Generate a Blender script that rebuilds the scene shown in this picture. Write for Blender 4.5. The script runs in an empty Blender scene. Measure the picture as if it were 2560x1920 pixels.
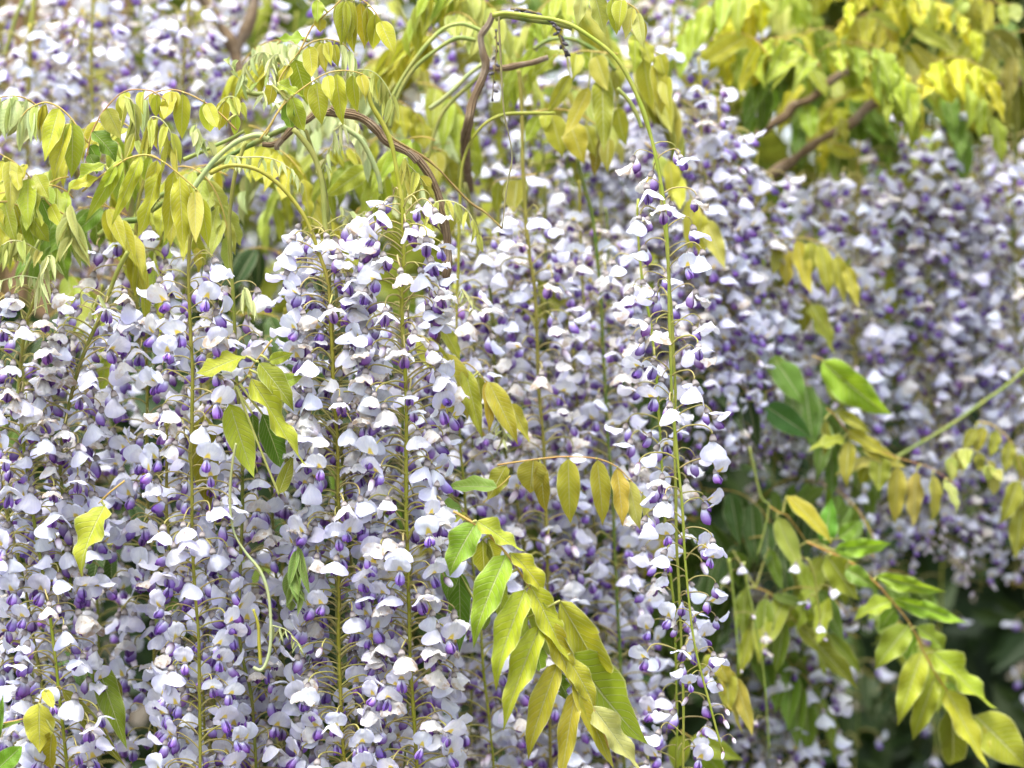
import bpy, math, random
from math import sin, cos, pi, radians as R, exp, sqrt
from mathutils import Vector as V, Matrix as M, noise

rnd = random.Random(11)
U = rnd.uniform
scene = bpy.context.scene
col = scene.collection

# ------------------------------------------------------------------ camera, sky, sun, exposure
CAM_Z, LENS, FOCUS = 1.5, 85.0, 2.0
cd = bpy.data.cameras.new('camera'); cam = bpy.data.objects.new('camera', cd); col.objects.link(cam)
cam.location = (0, 0, CAM_Z); cam.rotation_euler = (R(90), 0, 0)
cd.lens = LENS; cd.sensor_width = 36; cd.clip_start = .05; cd.clip_end = 400
cd.dof.use_dof = True; cd.dof.focus_distance = 1.97; cd.dof.aperture_fstop = 4.2; cd.dof.aperture_blades = 0
scene.camera = cam
w = bpy.data.worlds.new('World'); scene.world = w; w.use_nodes = True
nt = w.node_tree; bg = nt.nodes['Background']
sky = nt.nodes.new('ShaderNodeTexSky'); sky.sky_type = 'NISHITA'; sky.sun_disc = False
SUN_EL, SUN_AZ = 74, 215
sky.sun_elevation = R(SUN_EL); sky.sun_rotation = R(SUN_AZ); sky.air_density = 1.0; sky.dust_density = 3.5; sky.ozone_density = .6
hs = nt.nodes.new('ShaderNodeHueSaturation'); hs.inputs['Saturation'].default_value = .5      # thin overcast: the whole sky is whitened
nt.links.new(sky.outputs[0], hs.inputs['Color']); nt.links.new(hs.outputs[0], bg.inputs[0]); bg.inputs[1].default_value = .15
sd = bpy.data.lights.new('sun', 'SUN'); sun = bpy.data.objects.new('sun', sd); col.objects.link(sun)
sd.energy = 1.35; sd.angle = R(26); sd.color = (1, .99, .97)
saz = R(SUN_AZ); sdir = V((sin(saz) * cos(R(SUN_EL)), cos(saz) * cos(R(SUN_EL)), sin(R(SUN_EL))))
sun.rotation_euler = (-sdir).to_track_quat('-Z', 'Y').to_euler(); sun.location = (0, -2, 6)
scene.view_settings.view_transform = 'Standard'; scene.view_settings.look = 'None'
scene.view_settings.exposure = 1.97; scene.view_settings.gamma = 1.0
scene.cycles.use_denoising = True
scene.cycles.max_bounces = 8; scene.cycles.diffuse_bounces = 2; scene.cycles.transmission_bounces = 5
scene.cycles.transparent_max_bounces = 4

# ------------------------------------------------------------------ helpers
K = 36 / LENS / 2560


def P(px, py, Y):
    """A point of the photograph (2560 x 1920) at depth Y, in metres."""
    return V(((px - 1280) * K * Y, Y, CAM_Z + (960 - py) * K * Y))


def plane(Y):
    """the planes behind the front row stand closer together than first judged from blur alone."""
    return Y if Y < 2.2 else 2.2 + (Y - 2.2) * .62


def tag(o, label=None, cat=None, group=None, kind=None):
    if label: o['label'] = label
    if cat: o['category'] = cat
    if group: o['group'] = group
    if kind: o['kind'] = kind
    return o


def empty(name, loc):
    o = bpy.data.objects.new(name, None); o.location = loc; o.empty_display_size = .02; col.objects.link(o); return o


def link(name, me, parent=None, mat=None, color=None):
    o = bpy.data.objects.new(name, me); col.objects.link(o)
    if parent: o.parent = parent
    if mat is not None: o.matrix_basis = mat
    if color: o.color = (*color, 1)
    return o


def make(name, verts, faces, mats, uvs=None, midx=None, smooth=True):
    me = bpy.data.meshes.new(name); me.from_pydata([tuple(v) for v in verts], [], faces)
    for m in (mats if isinstance(mats, (list, tuple)) else [mats]): me.materials.append(m)
    if uvs:
        ul = me.uv_layers.new(name='UVMap'); flat = []
        for l in me.loops: flat += uvs[l.vertex_index]
        ul.data.foreach_set('uv', flat)
    if midx: me.polygons.foreach_set('material_index', midx)
    if smooth: me.polygons.foreach_set('use_smooth', [True] * len(me.polygons))
    me.update(); return me


def spline(pts, n=8):
    """Catmull-Rom through pts."""
    p = [V(a) for a in pts]
    if len(p) == 2: return [p[0].lerp(p[1], i / n) for i in range(n + 1)]
    q = [2 * p[0] - p[1]] + p + [2 * p[-1] - p[-2]]; out = []
    for i in range(1, len(q) - 2):
        a, b, c, d = q[i - 1:i + 3]
        for k in range(n):
            t = k / n
            out.append(.5 * (2 * b + (c - a) * t + (2 * a - 5 * b + 4 * c - d) * t * t + (3 * b - a - 3 * c + d) * t ** 3))
    out.append(p[-1]); return out


def tube(pts, r0, r1, sides=7, bump=0.0, seed=0):
    """verts, faces and uvs of a tapered tube along pts with rounded ends and small swellings."""
    vs, fs, uv = [], [], []
    n = len(pts); t0 = (pts[1] - pts[0]).normalized()
    a = t0.orthogonal().normalized(); L = 0
    for i, p in enumerate(pts):
        t = (pts[min(i + 1, n - 1)] - pts[max(i - 1, 0)]).normalized()
        a = (a - t * a.dot(t)).normalized(); b = t.cross(a)
        if i: L += (p - pts[i - 1]).length
        f = i / (n - 1); r = r0 + (r1 - r0) * f
        if bump: r *= 1 + bump * noise.noise(V((L * 60, seed * 3.1, 0))) + bump * .8 * noise.noise(V((L * 17, seed * 1.7, 5)))
        for k in range(sides):
            an = 2 * pi * k / sides
            rr = r * (1 + bump * .5 * noise.noise(V((cos(an), sin(an), L * 40 + seed))))
            vs.append(p + (a * cos(an) + b * sin(an)) * rr); uv.append((k / sides, L * 10))
    for i in range(n - 1):
        for k in range(sides):
            k2 = (k + 1) % sides
            fs.append((i * sides + k, i * sides + k2, (i + 1) * sides + k2, (i + 1) * sides + k))
    fs.append(tuple(range(sides))[::-1]); fs.append(tuple(range((n - 1) * sides, n * sides)))
    return vs, fs, uv


# ------------------------------------------------------------------ materials
class NT:
    def __init__(s, name):
        s.m = bpy.data.materials.new(name); s.m.use_nodes = True; s.t = s.m.node_tree
        s.t.nodes.clear(); s.out = s.n('ShaderNodeOutputMaterial')

    def n(s, ty, **kw):
        nd = s.t.nodes.new(ty)
        for k, v in kw.items(): setattr(nd, k, v)
        return nd

    def put(s, sock, v):
        if isinstance(v, bpy.types.NodeSocket): s.t.links.new(v, sock)
        elif v is not None: sock.default_value = v if not isinstance(v, tuple) or len(v) == 4 or sock.type == 'VECTOR' else (*v, 1)

    def math(s, op, a, b=None, c=None, clamp=False):
        nd = s.n('ShaderNodeMath', operation=op); nd.use_clamp = clamp
        s.put(nd.inputs[0], a); s.put(nd.inputs[1], b); s.put(nd.inputs[2], c); return nd.outputs[0]

    def ramp(s, x, a, b, c=0., d=1.):
        nd = s.n('ShaderNodeMapRange', interpolation_type='SMOOTHSTEP')
        for i, v in enumerate((x, a, b, c, d)): s.put(nd.inputs[i], v)
        return nd.outputs[0]

    def mix(s, f, a, b, mode='MIX'):
        nd = s.n('ShaderNodeMix', data_type='RGBA', blend_type=mode)
        s.put(nd.inputs[0], f); s.put(nd.inputs[6], a); s.put(nd.inputs[7], b); return nd.outputs[2]

    def uv(s):
        u = s.n('ShaderNodeUVMap'); x = s.n('ShaderNodeSeparateXYZ'); s.t.links.new(u.outputs[0], x.inputs[0])
        return x.outputs[0], x.outputs[1]

    def noise(s, scale, detail=2., coord='Object', w=None):
        tc = s.n('ShaderNodeTexCoord'); nd = s.n('ShaderNodeTexNoise', noise_dimensions='4D' if w is not None else '3D')
        s.t.links.new(tc.outputs[coord], nd.inputs['Vector']); nd.inputs['Scale'].default_value = scale; nd.inputs['Detail'].default_value = detail
        if w is not None: s.put(nd.inputs['W'], w)
        return nd.outputs[0]

    def surf(s, colr, rough=.5, trans=0., tcol=None, height=None, bstr=.3, bdist=.001, spec=.3, sheen=0):
        b = s.n('ShaderNodeBsdfPrincipled'); s.put(b.inputs['Base Color'], colr); s.put(b.inputs['Roughness'], rough)
        s.put(b.inputs['Specular IOR Level'], spec)
        nrm = None
        if height is not None:
            bp = s.n('ShaderNodeBump'); s.put(bp.inputs['Height'], height); bp.inputs['Strength'].default_value = bstr
            bp.inputs['Distance'].default_value = bdist; nrm = bp.outputs[0]; s.t.links.new(nrm, b.inputs['Normal'])
        o = b.outputs[0]
        if trans:
            tr = s.n('ShaderNodeBsdfTranslucent'); s.put(tr.inputs[0], tcol if tcol is not None else colr)
            if nrm is not None: s.t.links.new(nrm, tr.inputs['Normal'])
            mx = s.n('ShaderNodeMixShader'); s.put(mx.inputs[0], trans)
            s.t.links.new(o, mx.inputs[1]); s.t.links.new(tr.outputs[0], mx.inputs[2]); o = mx.outputs[0]
        s.t.links.new(o, s.out.inputs[0]); return s.m


def mat_banner():
    s = NT('banner_petal'); u, v = s.uv(); oi = s.n('ShaderNodeObjectInfo'); geo = s.n('ShaderNodeNewGeometry')
    x = s.math('ABSOLUTE', s.math('SUBTRACT', u, .5)); rn = oi.outputs['Random']
    nz = s.noise(260, 3, w=s.math('MULTIPLY', rn, 50.))
    base = s.mix(s.ramp(nz, .3, .75), (.735, .755, .83), (.82, .83, .85))
    # lavender flush towards the margin, stronger on some flowers
    edge = s.ramp(s.math('ADD', s.math('MULTIPLY', x, 1.7), s.math('MULTIPLY', v, .35)), .45, 1.15)
    base = s.mix(s.math('MULTIPLY', edge, s.math('ADD', .25, s.math('MULTIPLY', rn, .5))), base, (.50, .49, .80))
    # fine veins fanning from the claw
    fan = s.math('DIVIDE', s.math('SUBTRACT', u, .5), s.math('ADD', v, .18))
    wv = s.math('SINE', s.math('ADD', s.math('MULTIPLY', fan, 46.), s.math('MULTIPLY', nz, 3.)))
    base = s.mix(s.math('MULTIPLY', s.ramp(wv, .5, 1.), .22), base, (.60, .57, .74))
    base = s.mix(s.math('MULTIPLY', s.ramp(x, .018, .0), .3), base, (.68, .66, .70))
    # yellow blotch on the inner face
    front = s.math('SUBTRACT', 1., geo.outputs['Backfacing'])
    bl = s.math('MULTIPLY', s.ramp(s.math('ADD', x, s.math('ADD', s.math('MULTIPLY', s.math('SUBTRACT', v, .28), .30), s.math('MULTIPLY', s.math('SUBTRACT', nz, .5), .06))), .14, .075),
                s.math('MULTIPLY', s.ramp(v, .15, .22), s.ramp(v, .58, .40)))
    base = s.mix(s.math('MULTIPLY', s.math('MULTIPLY', bl, front), .92), base, (.80, .62, .05))
    # claw: greyish cream, brown towards the calyx
    base = s.mix(s.ramp(v, .2, .03), base, (.52, .46, .42))
    sc = s.n('ShaderNodeSeparateColor'); s.t.links.new(oi.outputs['Color'], sc.inputs[0])
    dry = s.math('MULTIPLY', s.ramp(sc.outputs[2], .95, .75), s.ramp(s.math('ADD', nz, s.math('MULTIPLY', s.math('ADD', x, s.math('MULTIPLY', v, .4)), .5)), .72, .92))
    base = s.mix(s.math('MULTIPLY', dry, .75), base, (.42, .30, .17))
    base = s.mix(1., base, oi.outputs['Color'], 'MULTIPLY')
    return s.surf(base, .55, .38, None, nz, .25, .0008, .2)


def mat_keel():
    s = NT('keel_petal'); u, v = s.uv(); oi = s.n('ShaderNodeObjectInfo'); rn = oi.outputs['Random']
    x = s.math('ABSOLUTE', s.math('SUBTRACT', u, .5))           # 0 along the front seam
    nz = s.noise(220, 2, w=s.math('MULTIPLY', rn, 40.))
    vv = s.math('ADD', v, s.math('MULTIPLY', s.math('SUBTRACT', nz, .5), .25))
    pur = s.mix(rn, (.19, .09, .44), (.28, .09, .43))
    c = s.mix(s.ramp(vv, .2, .6), (.70, .72, .83), s.mix(.4, pur, (.50, .49, .78)))
    c = s.mix(s.ramp(vv, .52, 1.0), c, pur)
    st = s.math('SINE', s.math('MULTIPLY', u, 120.))
    c = s.mix(s.math('MULTIPLY', s.ramp(st, .3, 1.), s.ramp(vv, .25, .7, 0., .28)), c, (.20, .09, .44))
    c = s.mix(s.math('MULTIPLY', s.ramp(x, .06, .01), s.ramp(v, .3, .6, 0., .8)), c, (.09, .025, .22))
    c = s.mix(1., c, oi.outputs['Color'], 'MULTIPLY')
    return s.surf(c, .5, .22, None, st, .12, .0004, .25)


def mat_calyx():
    s = NT('calyx'); u, v = s.uv(); oi = s.n('ShaderNodeObjectInfo'); nz = s.noise(500, 3, w=s.math('MULTIPLY', oi.outputs['Random'], 30.))
    c = s.mix(s.ramp(s.math('ADD', v, s.math('MULTIPLY', s.math('SUBTRACT', nz, .5), .3)), .1, .8), (.075, .055, .062), (.36, .32, .30))
    return s.surf(c, .7, .1, None, nz, .5, .0006, .15)


def mat_bud():
    s = NT('bud'); u, v = s.uv(); oi = s.n('ShaderNodeObjectInfo'); nz = s.noise(300, 3, w=s.math('MULTIPLY', oi.outputs['Random'], 30.))
    c = s.mix(s.ramp(v, .15, .5), (.13, .075, .095), (.60, .50, .60)); c = s.mix(s.ramp(v, .4, .75), c, (.80, .76, .84))
    c = s.mix(1., c, oi.outputs['Color'], 'MULTIPLY')
    return s.surf(c, .6, .15, None, nz, .4, .0005, .2)


def mat_pedicel():
    s = NT('pedicel'); oi = s.n('ShaderNodeObjectInfo')
    c = s.mix(oi.outputs['Random'], (.36, .34, .085), (.36, .29, .12))
    return s.surf(c, .55, 0, spec=.25)


def mat_stem():
    s = NT('green_stem'); u, v = s.uv(); oi = s.n('ShaderNodeObjectInfo'); nz = s.noise(90, 4); n2 = s.noise(9, 2)
    c = s.mix(s.ramp(nz, .35, .7), oi.outputs['Color'], s.mix(.35, oi.outputs['Color'], (.46, .40, .10)))
    c = s.mix(s.math('MULTIPLY', s.ramp(n2, .45, .7), .45), c, (.20, .14, .035))
    return s.surf(c, .5, 0, None, nz, .5, .0008, .3)


def mat_bark():
    s = NT('bark'); nz = s.noise(120, 6); n2 = s.noise(30, 4); u, v = s.uv()
    st = s.math('SINE', s.math('ADD', s.math('MULTIPLY', u, 60.), s.math('MULTIPLY', n2, 14.)))
    c = s.mix(nz, (.13, .082, .042), (.31, .225, .135)); c = s.mix(s.ramp(n2, .5, .75, 0., .6), c, (.42, .37, .30))
    c = s.mix(s.math('MULTIPLY', s.ramp(st, .3, 1.), .5), c, (.075, .045, .025))
    return s.surf(c, .85, 0, None, s.math('ADD', st, s.math('MULTIPLY', nz, 3.)), .6, .0016, .15)


def mat_leaf(name='leaflet', trans=.42):
    s = NT(name); u, v = s.uv(); oi = s.n('ShaderNodeObjectInfo'); geo = s.n('ShaderNodeNewGeometry')
    x = s.math('ABSOLUTE', s.math('SUBTRACT', u, .5)); rn = oi.outputs['Random']; colr = oi.outputs['Color']
    nz = s.noise(7, 4, w=s.math('MULTIPLY', rn, 60.)); n2 = s.noise(2.2, 2, w=s.math('MULTIPLY', rn, 37.))
    # lateral veins sweep forward from the midrib
    ph = s.math('ADD', s.math('MULTIPLY', s.math('SUBTRACT', v, s.math('MULTIPLY', s.math('POWER', x, 1.25), .42)), 78.), s.math('MULTIPLY', nz, 2.6))
    vein = s.ramp(s.math('SINE', ph), .80, 1.); mid = s.ramp(x, .030, .010)
    c = s.mix(s.ramp(n2, .35, .7), colr, s.mix(.5, colr, s.mix(1., colr, (1.05, .93, .8, 1), 'MULTIPLY')))
    c = s.mix(s.ramp(nz, .35, .7, 0., .35), c, s.mix(1., c, (.80, .86, .65, 1), 'MULTIPLY'))
    pale = s.mix(.6, c, (.66, .68, .38))
    c = s.mix(s.math('MULTIPLY', vein, .3), c, pale); c = s.mix(s.math('MULTIPLY', mid, .9), c, pale)
    c = s.mix(s.math('MULTIPLY', s.ramp(x, .455, .492), .75), c, pale)
    # the lower face is paler and downy
    c = s.mix(s.math('MULTIPLY', geo.outputs['Backfacing'], .45), c, s.mix(.35, c, (.52, .53, .27)))
    h = s.math('SUBTRACT', s.math('MULTIPLY', vein, -.25), s.math('MULTIPLY', mid, .9))
    tc = s.mix(.25, c, s.mix(1., c, (1.25, 1.15, .35, 1), 'MULTIPLY'))
    return s.surf(c, s.ramp(nz, .3, .7, .42, .56), trans, tc, h, .6, .006, .32)


MB, MK, MC, MBUD, MP, MS, MBARK, ML = mat_banner(), mat_keel(), mat_calyx(), mat_bud(), mat_pedicel(), mat_stem(), mat_bark(), mat_leaf()


def simple(name, a, b, scale=20, rough=.9, trans=0, bd=.01):
    s = NT(name); nz = s.noise(scale, 6); return s.surf(s.mix(nz, a, b), rough, trans, None, nz, .6, bd, .2)


# ------------------------------------------------------------------ the setting: ground, path
def sheet(name, x0, x1, y0, y1, z, m, nx=1, ny=1):
    vs = [(x0 + (x1 - x0) * i / nx, y0 + (y1 - y0) * j / ny, z) for j in range(ny + 1) for i in range(nx + 1)]
    fs = [(j * (nx + 1) + i, j * (nx + 1) + i + 1, (j + 1) * (nx + 1) + i + 1, (j + 1) * (nx + 1) + i) for j in range(ny) for i in range(nx)]
    o = link(name, make(name, vs, fs, m, smooth=False)); o['kind'] = 'structure'; return o


sheet('ground', -150, 150, -150, 150, 0, simple('soil', (.035, .028, .02), (.085, .07, .045), 3, 1))

# ------------------------------------------------------------------ flower meshes (metres)
CA = R(-62)                                   # the calyx points forward and down
AX = V((cos(CA), 0, sin(CA)))


def banner_geo(mode, sd):
    """The standard petal: claw, bend and broad blade. mode: hood, lid, up, wilt."""
    r = random.Random(sd); ns, nu = 11, 10
    th = {'hood': r.uniform(-52, -16), 'lid': r.uniform(-14, 22), 'up': r.uniform(40, 80), 'wilt': r.uniform(-60, 5), 'half': r.uniform(-66, -46)}[mode]
    L = .0188 * r.uniform(.92, 1.1); hw = .0104 * r.uniform(.9, 1.1)
    fold = {'hood': r.uniform(.35, 1.15), 'lid': r.uniform(.1, .7), 'up': r.uniform(-.12, .45), 'wilt': r.uniform(.4, 1.0), 'half': r.uniform(.8, 1.3)}[mode]
    curl = {'hood': r.uniform(-10, 20), 'lid': r.uniform(-25, 20), 'up': r.uniform(5, 30), 'wilt': r.uniform(-50, 50), 'half': r.uniform(-25, 5)}[mode]
    asym = r.uniform(-.28, .28); notch = r.uniform(0, .0016); ox = r.uniform(0, 90)
    p = AX * .0025; vs, uv = [], []; ang = CA
    for i in range(ns + 1):
        s = i / ns
        k = min(1, s / .34); k = k * k * (3 - 2 * k)
        ang = CA + (R(th) - CA) * k + R(curl) * max(0, s - .4) / .6
        d = V((cos(ang), 0, sin(ang))); nrm = V((-sin(ang), 0, cos(ang)))
        if i: p = p + d * (L / ns)
        q = max(0., 1 - ((s - .60) / .405) ** 2) if s > .2 else 0
        wd = .0014 + (hw - .0014) * (q ** .5 if s > .2 else 0)
        if s <= .2: wd = .0014 + .0022 * s
        elif s < .32: wd = max(wd, .0016)
        for j in range(nu + 1):
            t = j / nu * 2 - 1
            lat = t * wd * (1 + asym * t * .5)
            dz = -fold * abs(t) ** 1.6 * wd + asym * t * wd * .35
            if mode == 'up': dz += .0011 * (abs(t) ** 4) * (1 if s > .4 else .3)
            dz -= .0010 * exp(-(t / .16) ** 2) * (1 if .3 < s < .95 else .4)          # the groove of the midrib
            z1 = noise.noise(V((lat * 190 + ox, s * 3.2, sd * .37))); amp = .0042 if mode == 'wilt' else .0017
            dz += z1 * amp * min(1, s * 2) + .0016 * abs(t) ** 3 * noise.noise(V((ox + t * 2, s * 5.5, sd))) * min(1, s * 2)
            if mode == 'wilt': dz += .0022 * noise.noise(V((lat * 520 + ox, s * 8, sd)))
            pt = p + V((0, 1, 0)) * lat + nrm * dz - d * (notch * exp(-(t / .25) ** 2) * (1 if s > .9 else 0))
            vs.append(pt); uv.append((.5 + lat / .021, s))
    fs = [(i * (nu + 1) + j, i * (nu + 1) + j + 1, (i + 1) * (nu + 1) + j + 1, (i + 1) * (nu + 1) + j) for i in range(ns) for j in range(nu)]
    return vs, fs, uv


def keel_geo(sd):
    """two wing petals, parted at the front, clasping the darker keel."""
    r = random.Random(sd); ns, nk = 9, 8; L = .0158 * r.uniform(.88, 1.1); W = .0036 * r.uniform(.86, 1.15); D = .0040 * r.uniform(.88, 1.1)
    a0 = R(r.uniform(-88, -68)); bend = R(r.uniform(10, 50)); part = r.uniform(.0003, .0018); vs, fs, uv = [], [], []
    for sg in (-1, 1):
        p = AX * .003 + V((-.0008, 0, 0)); o = len(vs); ll = L * r.uniform(.93, 1.05); tw = r.uniform(-.25, .45)
        for i in range(ns + 1):
            t = i / ns; a = a0 + bend * t * t; d = V((cos(a), 0, sin(a))); f = V((-sin(a), 0, cos(a)))
            if i: p = p + d * (ll / ns)
            q = (.26 + .74 * (sin(min(1, t / .66) * pi / 2)) ** 1.6) * sqrt(max(0.02, 1 - max(0, (t - .62) / .40) ** 2.4))
            for k in range(nk + 1):
                an = pi * (k / nk) * .96
                rip = .0005 * noise.noise(V((t * 6, k * .8, sd + sg)))
                lat = sg * (part * t * t + (W * sin(an + .12) ** .8 if an < 2.9 else W * .12) * q + rip)
                vs.append(p + V((0, 1, 0)) * lat + f * (cos(an) * D * q + sg * tw * .0008 * t + .0008 * t) - d * (.0018 * (k / nk) * t)); uv.append((.5 - sg * .44 * k / nk - sg * .03, t))
        fs += [(o + i * (nk + 1) + k, o + i * (nk + 1) + k + 1, o + (i + 1) * (nk + 1) + k + 1, o + (i + 1) * (nk + 1) + k) for i in range(ns) for k in range(nk)]
    p = AX * .004; o = len(vs); n2 = 6
    for i in range(8):
        t = i / 7; a = a0 + .05 + bend * 1.1 * t * t; d = V((cos(a), 0, sin(a))); f = V((-sin(a), 0, cos(a)))
        if i: p = p + d * (L * .9 / 7)
        q = (.3 + .7 * min(1, t / .5)) * sqrt(max(.02, 1 - t ** 4))
        for k in range(n2):
            an = 2 * pi * k / n2
            vs.append(p + V((0, 1, 0)) * (sin(an) * W * .34 * q) + f * (cos(an) * D * .72 * q)); uv.append((.5, .25 + t * .75))
    fs += [(o + i * n2 + k, o + i * n2 + (k + 1) % n2, o + (i + 1) * n2 + (k + 1) % n2, o + (i + 1) * n2 + k) for i in range(7) for k in range(n2)]
    return vs, fs, uv


def lathe_axis(prof, axis, o=V((0, 0, 0)), nk=9, wob=0, sd=0):
    a = axis.normalized(); b = a.orthogonal().normalized(); c = a.cross(b); vs, fs, uv = [], [], []
    for i, (t, r) in enumerate(prof):
        for k in range(nk):
            an = 2 * pi * k / nk; rr = r * (1 + wob * sin(an * 5 + sd) * (i / len(prof)))
            vs.append(o + a * t + (b * cos(an) + c * sin(an)) * rr); uv.append((k / nk, i / (len(prof) - 1)))
    n = len(prof)
    fs = [(i * nk + k, i * nk + (k + 1) % nk, (i + 1) * nk + (k + 1) % nk, (i + 1) * nk + k) for i in range(n - 1) for k in range(nk)]
    fs.append(tuple(range(nk))[::-1]); fs.append(tuple(range((n - 1) * nk, n * nk)))
    return vs, fs, uv


def calyx_geo(sd):
    return lathe_axis([(0, .0006), (.0008, .0016), (.0024, .0025), (.0045, .0029), (.0058, .0031 if sd % 2 else .0028)], AX, wob=.07, sd=sd)


def bud_geo(sd):
    r = random.Random(sd); L = r.uniform(.011, .015); d = (AX + V((.35, 0, 0))).normalized()
    return lathe_axis([(0, .0007), (.0012, .0021), (.0035, .0029), (L * .5, .0030), (L * .8, .0025), (L * .95, .0014), (L, .0004)], d, wob=.12, sd=sd)


def ped_geo(sd):
    """unit pedicel: from the stem (0,0,0) out to (1,0,h), rising then nodding."""
    r = random.Random(sd); h = r.uniform(-.10, .22); c = r.uniform(.12, .26); y = r.uniform(-.1, .1)
    pts = spline([V((0, 0, 0)), V((.3, y * .5, h * .3 + c * .8)), V((.72, y, h + c)), V((.95, y * .5, h + c * .45)), V((1, 0, h))], 3)
    return tube(pts, .026, .018, 5), h


def mk(name, g, m): return make(name, g[0], g[1], m, g[2])


MODES = ('hood', 'lid', 'up', 'wilt', 'half')
BAN_G = {m: [banner_geo(m, 100 * i + 7 * k + 1) for k in range(8)] for i, m in enumerate(MODES)}
BAN = {m: [mk('banner_petal', g, MB) for g in BAN_G[m]] for m in MODES}
KEEL_G = [keel_geo(40 + k) for k in range(8)]; KEEL = [mk('keel', g, MK) for g in KEEL_G]
CAL_G = [calyx_geo(k) for k in range(3)]; CAL = [mk('flower', g, MC) for g in CAL_G]
BUD = [mk('flower_bud', bud_geo(k), MBUD) for k in range(4)]
PED_G = [ped_geo(k) for k in range(6)]; PED = [mk('pedicel', g[0], MP) for g in PED_G]


KROT = {'hood': .30, 'lid': .12, 'up': -.05, 'wilt': .34, 'half': .42}


def joined(mode, k):
    """a whole flower as one mesh, for the racemes far behind; origin at the calyx, pedicel running back to it."""
    vs, fs, uv, mi = [], [], [], []

    def add(g, m, f=lambda q: q):
        o = len(vs); vs.extend(f(V(q)) for q in g[0]); fs.extend(tuple(o + a for a in q) for q in g[1]); uv.extend(g[2]); mi.extend([m] * len(g[1]))
    add(BAN_G[mode][k], 0); add(KEEL_G[k % 5], 1, lambda q: M.Rotation(KROT[mode], 3, 'Y') @ q); add(CAL_G[k % 3], 2)
    pg, h = PED_G[k % 6]; L = .03; add(pg, 3, lambda q: (q - V((1, 0, h))) * L)
    return make('flower', vs, fs, [MB, MK, MC, MP], uv, mi)


FAR = {m: [joined(m, k) for k in range(8)] for m in MODES}

CREAM = [(1, .985, .93), (1, .965, .86), (.98, .92, .78)]
STEM_GREEN, STEM_YELLOW, STEM_DARK, STEM_PALE = (.16, .19, .02), (.23, .235, .012), (.075, .115, .014), (.33, .42, .20)


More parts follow.
